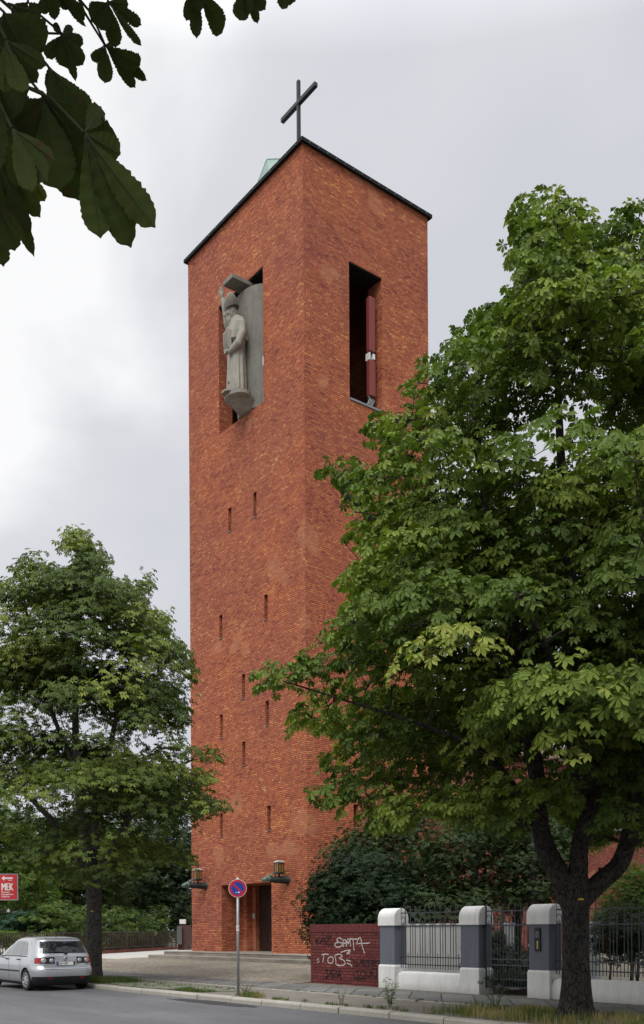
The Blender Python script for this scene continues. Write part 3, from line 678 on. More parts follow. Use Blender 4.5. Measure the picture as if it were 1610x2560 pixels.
# ------------------------------------------------------------------ wall lanterns on bronze beasts
M['bronze'] = simple('bronze_patina', (.032, .045, .042), .55, .5, .5, .35, 9, .4, 30)
M['verdigris'] = simple('verdigris', (.10, .17, .14), .6, .2, .4, .4, 7, .5, 25)
M['amber'] = simple('amber_glass', (.20, .105, .030), .25, 0, .5, .2, 3)
M['lampcap'] = simple('lamp_cap', (.42, .44, .40), .5, .1, .4, .2, 5)
def lantern(x, label):
    z = 3.78; y0 = TY0
    L = empty('wall_lantern', (x, y0, z), label, 'lantern', 'bronze lanterns beside the church door')
    # console: a tapering beam ending in an animal head
    mb = MB(); mb.tube([(x, y0 + .0, z), (x, y0 - .05, z), (x, y0 - .35, z + .01), (x, y0 - .8, z + .0), (x, y0 - .95, z + .02)], [.20, .175, .15, .135, .11], 12)
    build('console', mb, M['bronze'], L, smooth=True, sharp=40)
    mb = MB(); mb.ell((x, y0 - 1.00, z + .05), .13, .17, .13); mb.tube([(x, y0 - 1.08, z + .05), (x, y0 - 1.22, z - .0), (x, y0 - 1.32, z - .02)], [.11, .085, .065], 10); mb.ell((x, y0 - 1.20, z - .07), .07, .12, .035)
    for s in (-1, 1):
        mb.tube([(x + s * .08, y0 - .98, z + .12), (x + s * .13, y0 - .9, z + .24)], [.05, .015], 6)
        mb.ell((x + s * .085, y0 - 1.13, z + .09), .035, .04, .035, 8, 6)
    mb.tube([(x, y0 - .88, z + .12), (x, y0 - .82, z + .27), (x, y0 - .68, z + .27), (x, y0 - .62, z + .10)], .03, 7)
    o = build('head', mb, M['verdigris'], L, smooth=True)
    mb = MB(); mb.tube([(x, y0 - .45, z + .10), (x, y0 - .45, z + .30)], .05, 8); mb.box(x - .17, x + .17, y0 - .62, y0 - .28, z + .24, z + .34)
    build('base', mb, M['bronze'], L, bevel=.02)
    g = build('lamp_glass', MB().box(x - .145, x + .145, y0 - .595, y0 - .305, z + .34, z + .74), M['amber'], L)
    mb = MB()
    for ax in (-1, 1):
        for ay in (-1, 1): mb.box(x + ax * .15 - .012, x + ax * .15 + .012, y0 - .45 + ay * .15 - .012, y0 - .45 + ay * .15 + .012, z + .34, z + .75)
    for ay in (-1, 1): mb.box(x - .007, x + .007, y0 - .45 + ay * .15 - .006, y0 - .45 + ay * .15 + .006, z + .34, z + .75)
    for ax in (-1, 1): mb.box(x + ax * .15 - .006, x + ax * .15 + .006, y0 - .457, y0 - .443, z + .34, z + .75)
    build('frame', mb, M['bronze'], L)
    mb = MB(); c = Vector((x, y0 - .45, 0))
    mb.loft([[c + Vector((ax * w_, ay * w_, zz)) for ax, ay in ((-1, -1), (1, -1), (1, 1), (-1, 1))] for w_, zz in ((.185, z + .75), (.185, z + .79), (.11, z + .83), (.04, z + .845))])
    build('cap', mb, M['lampcap'], L)
lantern(-34.85, 'amber lantern on green bronze beast, right of the church door')
lantern(-41.62, 'amber lantern on green bronze beast, on the far left edge of the tower')

# ------------------------------------------------------------------ street fence
PILY0, PILY1 = 17.15, 17.60
def pillar(x, label, w=.60):
    p = empty('fence_pillar', (x + w / 2, PILY0, .13), label, 'pillar', 'white capped pillars of the street fence')
    y0, y1 = PILY0, PILY1; z0 = .10
    mb = MB(); mb.box(x - .01, x + w + .01, y0 - .02, y1 + .02, z0, z0 + .60)
    rings = [[(x - .01, y0 - .02, z0 + .60), (x + w + .01, y0 - .02, z0 + .60), (x + w + .01, y1 + .02, z0 + .60), (x - .01, y1 + .02, z0 + .60)],
             [(x + .01, y0, z0 + .645), (x + w - .01, y0, z0 + .645), (x + w - .01, y1, z0 + .645), (x + .01, y1, z0 + .645)]]
    mb.loft(rings); build('base', mb, M['white'], p, bevel=.008)
    mb = MB(); mb.box(x + .02, x + w - .02, y0 + .01, y1 - .01, z0 + .64, z0 + 1.66)
    mb.tube([(x + w - .10, y0 + .16, z0 + .64), (x + w - .10, y0 + .16, z0 + 1.66)], .14, 12) if False else None
    build('shaft', mb, M['grey_paint'], p, bevel=.012)
    mb = MB(); cy = (y0 + y1) / 2; hw = (y1 - y0) / 2 + .03; zc = z0 + 1.90; prof = [(cy - hw, z0 + 1.655), (cy - hw, zc - .05)]
    prof += [(cy - hw * math.cos(t), zc - .05 + .25 * math.sin(t)) for t in (math.pi * k / 14 for k in range(1, 14))] + [(cy + hw, zc - .05), (cy + hw, z0 + 1.655)]
    xs = ((x + .025, .93), (x - .02, 1.0), (x + w + .02, 1.0), (x + w + .045, .93))
    mb.loft([[(xx, cy + (yy - cy) * s_, z0 + 1.655 + (zz - z0 - 1.655) * (s_ if s_ < 1 else 1)) for yy, zz in prof] for xx, s_ in ((x - .02, .955), (x - .0, 1), (x + w + .0, 1), (x + w + .02, .955))])
    build('cap', mb, M['white'], p, smooth=True, sharp=20)
    return p
def plinth(x0, x1, label):
    mb = MB(); z0 = .08; prof = [(17.20, z0), (17.20, .50), (17.23, .56), (17.28, .585), (17.46, .585), (17.51, .56), (17.54, .50), (17.54, z0)]
    xs = [x0, x0 + .06] + [x0 + .06 + (x1 - x0 - .12) * k for k in (1,)] + [x1]
    mb.loft([[(x0, y, min(z, .42)) for y, z in prof], [(x0 + .05, y, min(z, .54)) for y, z in prof], [(x0 + .13, y, z) for y, z in prof], [(x1 - .13, y, z) for y, z in prof], [(x1 - .05, y, min(z, .54)) for y, z in prof], [(x1, y, min(z, .42)) for y, z in prof]])
    o = build('plinth_wall', mb, M['white'], smooth=True, sharp=30); return tag(o, label, 'low wall', 'white plinth walls of the street fence')
def shared(name, mb, mat):
    me = bpy.data.meshes.new(name); me.from_pydata(mb.v, [], mb.f); bm = bmesh.new(); bm.from_mesh(me); bmesh.ops.recalc_face_normals(bm, faces=bm.faces); bm.to_mesh(me); bm.free(); me.materials.append(mat); return me
def put(name, me, loc, parent):
    o = bpy.data.objects.new(name, me); scene.collection.objects.link(o); o.parent = parent; o.location = Vector(loc) - ORG[parent.name]; return o
def long_bar(h, r=.011):
    mb = MB(); mb.tube([(0, 0, 0), (0, 0, h - .02)], r, 6); mb.ell((0, 0, h), .018, .018, .026, 8, 6); return mb
def short_bar(h, r=.010):
    mb = MB(); mb.tube([(0, 0, 0), (0, 0, h - .03)], r, 6, cap=False); mb.tube([(0, 0, h - .03), (0, 0, h)], [r, .002], 6); return mb
def railing(x0, x1, name, label, cat, y=17.37, zlo=.66, gate=False, group=None):
    root = empty(name, ((x0 + x1) / 2, y, zlo), label, cat, group)
    top, mid, low1, low2 = 2.07, 1.74, .955, .76
    rails = [top, mid, low1, low2] if not gate else [top, mid, low1, low2 + .06, .50, .32]
    zb_ = zlo if not gate else .30
    for i, z in enumerate(rails):
        mb = MB(); mb.box(x0, x1, y - .014, y + .014, z - .014, z + .014); build('rail', mb, M['iron'], root)
    n = max(2, round((x1 - x0) / .172)); dx = (x1 - x0) / n
    lb = shared('long_bar', long_bar(2.21 - zb_), M['iron']); sb = shared('short_bar', short_bar(.40), M['iron']); mbm = shared('mid_bar', short_bar(1.86 - zb_), M['iron'])
    for k in range(n + 1): put('long_bar', lb, (x0 + k * dx if 0 < k < n else (x0 + .012 if k == 0 else x1 - .012), y, zb_), root)
    for k in range(n):
        put('mid_bar', mbm, (x0 + (k + .5) * dx, y + .0, zb_), root) if (k % 2 == 0 or gate) else None
        if not gate: put('short_bar', sb, (x0 + (k + .5) * dx, y, zb_), root) if k % 2 else None
    # ornamental rings between the two upper rails
    for k in range(0, n, 2):
        mb = MB(); cx_ = x0 + (k + 1.0) * dx if k + 1 <= n else x0 + k * dx
        if cx_ > x1 - dx * .4: continue
        cx_ = x0 + (k + .5) * dx
        rr_ = min(.075, dx * .42); pts = [(cx_ + rr_ * math.cos(t), y, 1.87 + .11 * math.sin(t)) for t in (R(215 + 290 * j / 12 - 360 * 0) for j in range(13))]
        pts = [(cx_ + rr_ * math.cos(t), y, 1.865 + .11 * math.sin(t)) for t in (2 * math.pi * j / 14 for j in range(15))]
        mb.tube(pts, .009, 5); build('ring', mb, M['iron'], root)
    if gate:
        mb = MB()
        for xx in (x0 - .01, x1 + .01):
            mb = MB(); mb.box(xx - .02, xx + .02, y - .02, y + .02, .28, 2.2); build('stile', mb, M['iron'], root)
        mb = MB(); mb.tube([(x1 - .03, y - .02, 1.28), (x1 - .03, y - .09, 1.28)], .012, 6); mb.ell((x1 - .03, y - .11, 1.28), .03, .02, .03, 8, 6); build('handle', mb, M['fixing'], root)
        for zz in (.45, 1.75):
            mb = MB(); mb.box(x0 - .16, x0 - .02, y - .07, y + .03, zz - .06, zz + .06); build('hinge', mb, M['black_iron'], root)
    else:
        for xx, s in ((x0, -1), (x1, 1)):
            for zz in (low1, top): 
                mb = MB(); mb.ell((xx, y, zz), .03, .03, .03, 8, 6); build('bracket', mb, M['iron'], root)
    return root
PX = (-19.50, -16.58, -14.52)
pillar(PX[0], 'white capped grey pillar next to the graffiti wall')
pillar(PX[1], 'white capped grey pillar between the railing and the hinged side of the gate')
p3 = pillar(PX[2], 'white capped grey pillar with intercom panel, right of the gate')
pillar(-9.9, 'white capped grey pillar at the far right end of the fence')
railing(PX[0] + .60, PX[1], 'iron_railing', 'dark iron railing between the two pillars left of the gate', 'railing', group='street fence railings')
railing(PX[1] + .62, PX[2] - .03, 'iron_gate', 'narrow dark iron garden gate closed between two pillars', 'gate', gate=True)
railing(PX[2] + .60, -9.92, 'iron_railing', 'dark iron railing behind the big chestnut trunk', 'railing', group='street fence railings')
plinth(PX[0] + .61, PX[1] - .01, 'white rendered low wall under the railing left of the gate')
plinth(PX[2] + .61, -9.92, 'white rendered low wall behind the big chestnut trunk')
# intercom panel on the third pillar
xx = PX[2] + .20
mb = MB(); mb.box(xx, xx + .16, PILY0 - .02, PILY0 + .01, 1.16, 1.68); ic = build('intercom', mb, M['black_iron'], p3)
for k in range(4):
    mb = MB(); mb.box(xx + .07, xx + .11, PILY0 - .028, PILY0 - .0205, 1.22 + k * .045, 1.25 + k * .045); build('bell_button', mb, simple('brass', (.55, .45, .18), .4, .5), ic)
mb = MB(); mb.box(xx + .03, xx + .13, PILY0 - .026, PILY0 - .0205, 1.46, 1.60); build('speaker_grille', mb, M['grey_paint'], ic)
# pale inner wall standing behind the fence
for (a0, a1, lab) in ((-21.4, -17.9, 'pale rendered yard wall seen through the railing'), (-17.02, -16.88, 'narrow pale wall end seen through the gate'), (-14.62, -14.25, 'short pale wall end seen right of the big trunk')):
    mb = MB(); mb.box(a0, a1, 19.2, 19.42, .15, 1.74); mb.box(a0 - .03, a1 + .03, 19.17, 19.45, 1.74, 1.80)
    tag(build('yard_wall', mb, M['pale_wall'], bevel=.01), lab, 'wall')

# ------------------------------------------------------------------ graffiti wall
gw = empty('graffiti_wall', (-21.2, 17.35, .13), 'low dark red painted brick wall covered in black and white graffiti', 'wall')
mb = MB(); mb.box(-22.70, -19.52, 17.35, 17.62, .08, 1.58); build('brickwork', mb, M['brick_paint'], gw)
t = NT('soldier'); 
mb = MB(); x = -22.72
while x < -19.53:
    mb.box(x, min(x + .068, -19.515), 17.335 + rng.uniform(-.004, .004), 17.635, 1.582, 1.80 + rng.uniform(-.003, .003)); x += .079
build('coping', mb, simple('coping_brick', (.13, .034, .033), .85, var=.35, scale=14, bump=.4), gw, bevel=.006)
ink = {'w': simple('white_paint', (.48, .45, .44), .6, var=.2, scale=20), 'k': simple('black_paint', (.007, .005, .010), .5, var=.3, scale=20)}
def gpt(zx, zy):
    # zoomed photo drawing coordinates of the wall face -> wall plane
    fx = (zx - 68) / (630 - 68); fz = (zy - (528 + 0 * fx)) / ((1018 + 38 * fx) - 528)
    return Vector((-22.70 + fx * 3.18, 17.347, 1.80 - fz * 1.66))
def strokes(name, col, lines, w=.017):
    mb = MB()
    for ln in lines:
        P = [gpt(*p) for p in ln]
        # smooth the hand-drawn line
        Q = []
        for i in range(len(P) - 1):
            p0, p1, p2, p3_ = P[max(i - 1, 0)], P[i], P[i + 1], P[min(i + 2, len(P) - 1)]
            for s in range(5):
                u = s / 5; Q.append(.5 * ((2 * p1) + (-p0 + p2) * u + (2 * p0 - 5 * p1 + 4 * p2 - p3_) * u * u + (-p0 + 3 * p1 - 3 * p2 + p3_) * u ** 3))
        Q.append(P[-1]); L = []; 
        for i, q in enumerate(Q):
            d = (Q[min(i + 1, len(Q) - 1)] - Q[max(i - 1, 0)]); d = d.normalized() if d.length > 1e-6 else Vector((1, 0, 0)); nrm = Vector((-d.z, 0, d.x)); ww = w * (.85 + .3 * math.sin(i * 1.7))
            L.append((q + nrm * ww, q - nrm * ww))
        n = len(L); vv = [a for a, b in L] + [b for a, b in L]
        mb.add(vv + [v + Vector((0, .002, 0)) for v in vv], [(i, i + 1, n + i + 1, n + i) for i in range(n - 1)])
    build(name, mb, ink[col], gw, fixn=False)
strokes('black_tag', 'k', [[(102, 635), (112, 665), (122, 705)], [(140, 632), (125, 655), (112, 668), (132, 680), (148, 690)], [(148, 692), (160, 655), (172, 635), (180, 660), (186, 692)], [(150, 672), (190, 668)], [(190, 640), (236, 632), (215, 660), (190, 694), (240, 695)]], .021)
strokes('white_tag', 'w', [[(322, 655), (300, 642), (280, 660), (300, 680), (326, 690), (310, 715), (280, 720), (264, 705), (275, 685), (300, 680)],
    [(330, 655), (330, 720)], [(330, 660), (350, 662), (348, 685), (330, 692)], [(352, 718), (358, 665), (368, 695), (380, 662), (388, 715)], [(362, 655), (395, 652), (440, 655)], [(405, 655), (408, 700), (412, 752)],
    [(430, 700), (445, 650), (462, 648), (470, 700), (480, 740), (490, 775)], [(425, 695), (470, 690), (520, 688), (523, 678)]], .017)
strokes('white_tag', 'w', [[(158, 785), (190, 778), (215, 785)], [(178, 782), (172, 820), (168, 848)], [(232, 800), (212, 815), (210, 845), (232, 858), (250, 840), (248, 808), (232, 800)],
    [(262, 790), (272, 830), (276, 868), (320, 875), (345, 860), (330, 830), (300, 815), (322, 795), (300, 780), (262, 790)], [(120, 830), (135, 815)], [(125, 852), (140, 836)], [(352, 830), (385, 838)], [(360, 856), (385, 868), (396, 884)], [(312, 765), (345, 752), (385, 748), (355, 775), (380, 772)]], .017)
strokes('black_tag', 'k', [[(390, 812), (412, 850), (430, 890), (436, 850), (450, 875), (470, 830)], [(470, 835), (476, 880)], [(472, 835), (500, 838)], [(474, 855), (498, 858)], [(476, 880), (505, 880)], [(530, 835), (508, 845), (530, 865), (512, 885)],
    [(540, 835), (545, 890)], [(540, 838), (566, 845), (545, 865), (580, 885)], [(566, 845), (600, 840), (605, 870), (575, 905), (540, 900)]], .021)
strokes('black_tag', 'k', [[(192, 910), (205, 950), (192, 995)], [(192, 912), (232, 925), (215, 960), (195, 992)], [(258, 915), (236, 918), (240, 950), (262, 950)], [(240, 950), (242, 975), (266, 972)], [(275, 915), (272, 970)], [(285, 990), (292, 950), (300, 920), (306, 960), (312, 1000)], [(284, 960), (312, 955)]], .021)
strokes('black_tag', 'k', [[(445, 920), (425, 925), (440, 950), (448, 975), (420, 975)], [(482, 920), (460, 935), (462, 970), (485, 975), (492, 940), (482, 920)], [(500, 920), (505, 968), (530, 965), (530, 918)], [(540, 985), (542, 925), (572, 990), (576, 905)], [(412, 930), (408, 960), (425, 992), (500, 985)]], .021)

# ------------------------------------------------------------------ no stopping sign
rz = math.atan2(CU, -SU) - math.pi / 2
sg = empty('no_stopping_sign', (-19.78, 12.95, .12), 'round blue and red no stopping sign with white arrow on a grey post', 'road sign', rz=rz + R(4))
mb = MB(); mb.tube([(0, 0, -.1), (0, 0, 2.76)], .033, 14); post = build('post', mb, M['fixing'], sg, smooth=True, local=True)
post.data.materials[0] = simple('galvanised', (.27, .29, .30), .5, .5, .5, .15, 8)
build('post_cap', MB().ell((0, 0, 2.76), .036, .036, .022, 12, 6), M['white'], sg, local=True)
zc = 2.53
def disc(r, y0, y1, n=48): return MB().tube([(0, y0, zc), (0, y1, zc)], r, n)
sgn_red = simple('sign_red', (.46, .018, .028), .4, var=.06); sgn_blue = simple('sign_blue', (.018, .045, .30), .4, var=.06); sgn_white = simple('sign_white', (.62, .62, .62), .4, var=.05)
build('plate', disc(.215, -.036, -.042), sgn_white, sg, local=True)
build('red_ring', disc(.205, -.0425, -.0445), sgn_red, sg, local=True)
build('blue_field', disc(.152, -.045, -.0465), sgn_blue, sg, local=True)
mb = MB(); d = Vector((1, 0, -1)).normalized(); nn_ = Vector((1, 0, 1)).normalized(); mb.obox((0, -.048, zc), d * .158, Vector((0, .001, 0)), nn_ * .021); build('red_bar', mb, sgn_red, sg, local=True)
mb = MB(); mb.box(-.055, .028, -.0505, -.0475, zc - .102, zc - .088); mb.add([(.02, -.0505, zc - .128), (.055, -.0505, zc - .095), (.02, -.0505, zc - .062), (.02, -.0475, zc - .128), (.055, -.0475, zc - .095), (.02, -.0475, zc - .062)], [(0, 1, 2), (5, 4, 3), (0, 3, 4, 1), (1, 4, 5, 2), (2, 5, 3, 0)])
build('white_arrow', mb, sgn_white, sg, local=True)
mb = MB(); mb.box(-.04, .04, -.034, .034, zc - .10, zc - .07); mb.box(-.04, .04, -.034, .034, zc + .07, zc + .10); build('clamp', mb, M['fixing'], sg, local=True)
mb = MB(); mb.lathe([(.0345, 1.52), (.0345, 1.66)], n=14, cap=False); stk = build('sticker', mb, sgn_white, sg, local=True)
mb = MB(); mb.tube([(-.01, -.0355, 1.57), (.012, -.0345, 1.60), (-.004, -.0355, 1.63)], .006, 5); build('sticker_mark', mb, M['black_iron'], stk, local=True)

# ------------------------------------------------------------------ red museum sign
mp0 = bearing(-4, 35.6)
ms_ = empty('museum_sign', (mp0.x, mp0.y, .12), 'red rectangular direction sign with white arrow reading MEK on a post', 'sign', rz=rz - R(4))
mk_red = simple('museum_red', (.56, .035, .045), .45, var=.05); mk_white = simple('museum_white', (.75, .70, .68), .5, var=.04)
mb = MB(); mb.tube([(-.05, .05, -.1), (-.05, .05, 3.75)], .04, 12); build('post', mb, M['fixing'], ms_, local=True)
W0, W1, Z0, Z1 = .02, .70, 2.67, 3.56
build('board', MB().box(W0, W1, 0, .03, Z0, Z1), mk_red, ms_, local=True)
mb = MB()
for b_ in ((W0 - .03, W0, Z0 - .03, Z1 + .03), (W1, W1 + .03, Z0 - .03, Z1 + .03), (W0, W1, Z0 - .03, Z0), (W0, W1, Z1, Z1 + .03)): mb.box(b_[0], b_[1], -.006, .036, b_[2], b_[3])
build('frame', mb, M['fixing'], ms_, local=True)
mb = MB(); ax0 = .12
P = [(ax0, 3.43), (ax0 + .11, 3.52), (ax0 + .11, 3.46), (ax0 + .42, 3.46), (ax0 + .42, 3.40), (ax0 + .11, 3.40), (ax0 + .11, 3.34)]
mb.prism([Vector((a, 0, b)) for a, b in P], (0, -.004, 0), (0, -.001, 0)); build('arrow', mb, mk_white, ms_, local=True)
def sign_text(txt, x, z, size, sx_=1.0, bold=.0):
    Mx = Matrix.Translation((x, -.004, z)) @ Matrix.Rotation(R(90), 4, 'X') @ Matrix.Diagonal((sx_, 1, 1, 1))
    mbt = text_mb(txt, size, Mx, .0015)
    if bold:
        base_v = list(mbt.v); base_f = list(mbt.f)
        for dx_ in (bold, -bold):
            b0 = len(mbt.v); mbt.v += [(a + dx_, b + .0002 * (1 if dx_ > 0 else -1), c) for a, b, c in base_v]; mbt.f += [tuple(i + b0 for i in f) for f in base_f]
    return mbt
build('lettering', sign_text('MEK', .115, 2.995, .37, .62, .012), mk_white, ms_, local=True, fixn=False)
build('lettering', sign_text('Museum', .12, 2.905, .085, 1.0, .003), mk_white, ms_, local=True, fixn=False)
build('lettering', sign_text('Europäischer', .12, 2.825, .085, 1.0, .003), mk_white, ms_, local=True, fixn=False)
build('lettering', sign_text('Kulturen', .12, 2.745, .085, 1.0, .003), mk_white, ms_, local=True, fixn=False)
build('lettering', sign_text('300 m', .37, 3.335, .06, 1.0, .002), mk_white, ms_, local=True, fixn=False)

# ------------------------------------------------------------------ boundary fence on the left
fa, fb, fc = bearing(-60, 44.5), bearing(253, 57.3), bearing(440, 68.0)
fdir = (fc - fa); flen = fdir.length; fdir.normalize(); fn_ = Vector((-fdir.y, fdir.x, 0))
bf = empty('boundary_fence', (fa.x, fa.y, .3), 'long dark iron bar fence on a brick kerb in front of the hedge', 'fence')
mb = MB(); mb.obox(fa + fdir * flen / 2 + Vector((0, 0, .37)), fdir * flen / 2, fn_ * .14, Vector((0, 0, .11))); build('brick_base', mb, M['brick_red'], bf)
for z in (.62, 1.52):
    mb = MB(); mb.obox(fa + fdir * flen / 2 + Vector((0, 0, z)), fdir * flen / 2, fn_ * .02, Vector((0, 0, .02))); build('rail', mb, M['rust_iron'], bf)
nb = 98; barm = shared('bar', MB().box(-.019, .019, -.019, .019, .48, 1.56), M['rust_iron'])
# the nearest hundred bars one by one, the rest as a panel
tot = int(flen / .23); mb = MB()
for k in range(tot):
    p = fa + fdir * (k + .5) * flen / tot
    if k < nb: put('bar', barm, (p.x, p.y, 0), bf)
    else: mb.obox(p + Vector((0, 0, 1.02)), fdir * .014, fn_ * .014, Vector((0, 0, .54)))
if mb.v: tag(build('far_bars', mb, M['rust_iron'], bf), kind='stuff')
for k in range(0, 7):
    p = fa + fdir * flen * k / 6; mb = MB(); mb.box(p.x - .035, p.x + .035, p.y - .035, p.y + .035, .3, 1.6); build('post', mb, M['rust_iron'], bf)
gpp = at(452, 2320, 66)
gp = empty('gate_post', (gpp.x, gpp.y, .3), 'brown metal gate post with letterbox and small white box on top beside the tower', 'gate post')
mb = MB(); mb.obox(at(461, 2345, 66).xyz * 1 - Vector((0, 0, 0)), right * .42, fwd * .2, Vector((0, 0, .85))); build('pier', mb, simple('brown_pier', (.085, .04, .035), .7, var=.3, scale=6), gp)
mb = MB(); mb.obox(at(449, 2338, 65.6), right * .16, fwd * .12, Vector((0, 0, .60))); build('letterbox', mb, simple('grey_box', (.10, .10, .105), .6), gp)
mb = MB(); mb.obox(at(457, 2304, 66), right * .20, fwd * .15, Vector((0, 0, .15))); wb = build('white_box', mb, M['white'], gp)
sgt = empty('side_gate', at(476, 2340, 64), 'narrow bar gate squeezed between the brown post and the tower', 'gate')
a, b = at(473, 2340, 66), at(490, 2340, 58)
mb = MB()
for z in (.6, 1.6): mb.tube([(a.x, a.y, z), (b.x, b.y, z)], .025, 5)
build('rail', mb, M['rust_iron'], sgt)
for k in range(9):
    p = a.lerp(b, k / 8); build('bar', MB().tube([(p.x, p.y, .35), (p.x, p.y, 1.65)], .02, 5), M['rust_iron'], sgt)

# ------------------------------------------------------------------ parked car (rear towards the viewer)
def interp(x, tab):
    if x <= tab[0][0]: return tab[0][1]
    for (a, b), (c, d) in zip(tab, tab[1:]):
        if x <= c: return b + (d - b) * (x - a) / (c - a)
    return tab[-1][1]
XRt = [(.20, .14), (.30, .06), (.45, .01), (.60, .0), (.66, .015), (.70, .06), (.80, .075), (.95, .085), (1.03, .105), (1.06, .13), (1.25, .22), (1.42, .33), (1.47, .34), (1.50, .37), (1.53, .48), (1.555, .66), (1.57, .95), (1.58, 1.35)]
XFt = [(.20, 4.08), (.4, 4.19), (.55, 4.20), (.70, 4.13), (.80, 4.0), (.88, 3.78), (.95, 3.45), (1.0, 3.22), (1.1, 3.04), (1.3, 2.66), (1.45, 2.34), (1.53, 2.1), (1.56, 1.95), (1.57, 1.8), (1.58, 1.6)]
Wt = [(.20, .79), (.30, .85), (.45, .878), (.6, .885), (.75, .882), (.88, .87), (.95, .86), (1.0, .84), (1.1, .81), (1.25, .765), (1.40, .71), (1.47, .68), (1.50, .66), (1.53, .61), (1.555, .53), (1.57, .40), (1.58, .2)]
def cring(z):
    xr, xf, w = interp(z, XRt), interp(z, XFt), interp(z, Wt)
    L = (xf - xr); ex = min(.40, L * .3); ey = min(.42, w * .55); bow = .05
    fx_, fy_ = min(.75, L * .35), min(.5, w * .6); P = []
    for k in range(9): y = (w - ey) * k / 8; P.append((xr + bow * (y / w) ** 2, y))
    x0 = xr + bow * ((w - ey) / w) ** 2; p_ = 2 / 2.35
    for k in range(1, 13): t = math.pi / 2 * k / 12; P.append((x0 + ex - ex * math.cos(t) ** p_, w - ey + ey * math.sin(t) ** p_))
    xe = xf - fx_
    for k in range(1, 15): P.append((x0 + ex + (xe - x0 - ex) * k / 14, w))
    for k in range(1, 11): t = math.pi / 2 * k / 10; P.append((xe + fx_ * math.sin(t) ** .9, w - fy_ + fy_ * math.cos(t) ** .9))
    for k in range(1, 6): P.append((xf, (w - fy_) * (1 - k / 5)))
    return P
def cpt(u, z):
    P = cring(z); i = max(0, min(len(P) - 2, int(u))); f = u - i
    return Vector((P[i][0] + (P[i + 1][0] - P[i][0]) * f, P[i][1] + (P[i + 1][1] - P[i][1]) * f, z))
def cnorm(u, z):
    a = cpt(min(u + .3, 48), z) - cpt(max(u - .3, 0.001), z); b = cpt(u, min(z + .012, 1.575)) - cpt(u, z - .012)
    n = b.cross(a)
    if n.length < 1e-9: return Vector((-1, 0, 0))
    n.normalize(); return n if n.dot(cpt(u, z) - Vector((1.9, 0, .8))) > 0 else -n
def u_of_x(x, z):
    P = cring(z)
    for i in range(8, len(P) - 1):
        if P[i][0] <= x <= P[i + 1][0]: return i + (x - P[i][0]) / max(1e-9, P[i + 1][0] - P[i][0])
    return 20
def u_of_y(y, z):
    P = cring(z)
    for i in range(len(P) - 1):
        if P[i][1] <= y <= P[i + 1][1]: return i + (y - P[i][1]) / max(1e-9, P[i + 1][1] - P[i][1])
    return 8
def cpatch(quad, mode, off=.004, n=10, m_=8, side=1):
    """quad: 4 (q,z) corners ccw; mode 'x' side surface, 'y' rear surface, 'u' ring parameter"""
    mb = MB(); rows = []
    for j in range(m_ + 1):
        r_ = []
        for i in range(n + 1):
            s, t = i / n, j / m_
            q = [(quad[0][k] * (1 - s) + quad[1][k] * s) * (1 - t) + (quad[3][k] * (1 - s) + quad[2][k] * s) * t for k in (0, 1)]
            z = q[1]; sg_ = 1
            if mode == 'x': u = u_of_x(q[0], z)
            elif mode == 'y': sg_ = 1 if q[0] >= 0 else -1; u = u_of_y(abs(q[0]), z)
            else: u = q[0]
            p = cpt(u, z) + cnorm(u, z) * off
            r_.append(Vector((p.x, p.y * sg_ * side, p.z)))
        rows.append(r_)
    mb.loft(rows, cap=False, closed=False); return mb
paint = NT('silver_paint'); nz_ = paint.noise(2.5, 4, .6)
paint.base(paint.ramp(nz_, [(.3, (.44, .46, .49)), (.7, (.50, .52, .55))]), .28, .6, .5); paint.b.inputs['Coat Weight'].default_value = .7; paint.b.inputs['Coat Roughness'].default_value = .06
M['paint'] = paint.m
gl = NT('car_glass'); gl.base((.012, .014, .016), .05, 0, .6); M['glass'] = gl.m
gl2 = NT('side_glass'); gl2.base((.06, .065, .07), .04, 0, 1.0); gl2.b.inputs['Coat Weight'].default_value = 1.0; M['side_glass'] = gl2.m
M['plastic'] = simple('black_plastic', (.018, .018, .020), .6); M['tyre'] = simple('tyre', (.016, .016, .017), .85, bump=.3)
M['hub'] = simple('hubcap', (.38, .39, .40), .4, .5, .5)
M['lens_red'] = simple('red_lens', (.30, .012, .016), .15, 0, .6, .05); M['lens_clear'] = simple('clear_lens', (.52, .50, .50), .12, .5, .7, .15, 60); M['lamp_dark'] = simple('lamp_surround', (.03, .02, .022), .2, 0, .6)
car = empty('parked_car', (-26.15, 11.45, 0), 'silver hatchback parked at the kerb with its rear towards the viewer', 'car', rz=math.pi); car.scale = (1, 1, .958)
zs = [.20, .25, .30, .37, .45, .53, .60, .64, .67, .70, .75, .80, .87, .95, 1.0, 1.03, 1.06, 1.1, 1.17, 1.25, 1.33, 1.40, 1.45, 1.47, 1.49, 1.51, 1.53, 1.543, 1.555, 1.563, 1.57, 1.576, 1.58]
rings = []
for z in zs:
    P = cring(z); full = [Vector((x, y, z)) for x, y in P] + [Vector((x, -y, z)) for x, y in reversed(P[1:-1])]; rings.append(full)
mb = MB(); mb.loft(rings)
tmp = build('tmp', mb, M['paint'], local=True)
cut = MB()
for x in (.80, 3.38):
    for s in (-1, 1): cut.tube([(x, s * .55, .315), (x, s * 1.0, .315)], .365, 32)
cb_ = build('cut', cut, M['plastic'], local=True)
tmp.data.materials.append(M['plastic'])
for p in cb_.data.polygons: p.material_index = 0
bo = tmp.modifiers.new('b', 'BOOLEAN'); bo.operation = 'DIFFERENCE'; bo.object = cb_; bo.solver = 'EXACT'; bo.material_mode = 'TRANSFER'
bpy.context.view_layer.update(); me = evaluated(tmp, 'body'); bpy.data.objects.remove(tmp); bpy.data.objects.remove(cb_)
me.polygons.foreach_set('use_smooth', [True] * len(me.polygons)); me.set_sharp_from_angle(angle=R(38))
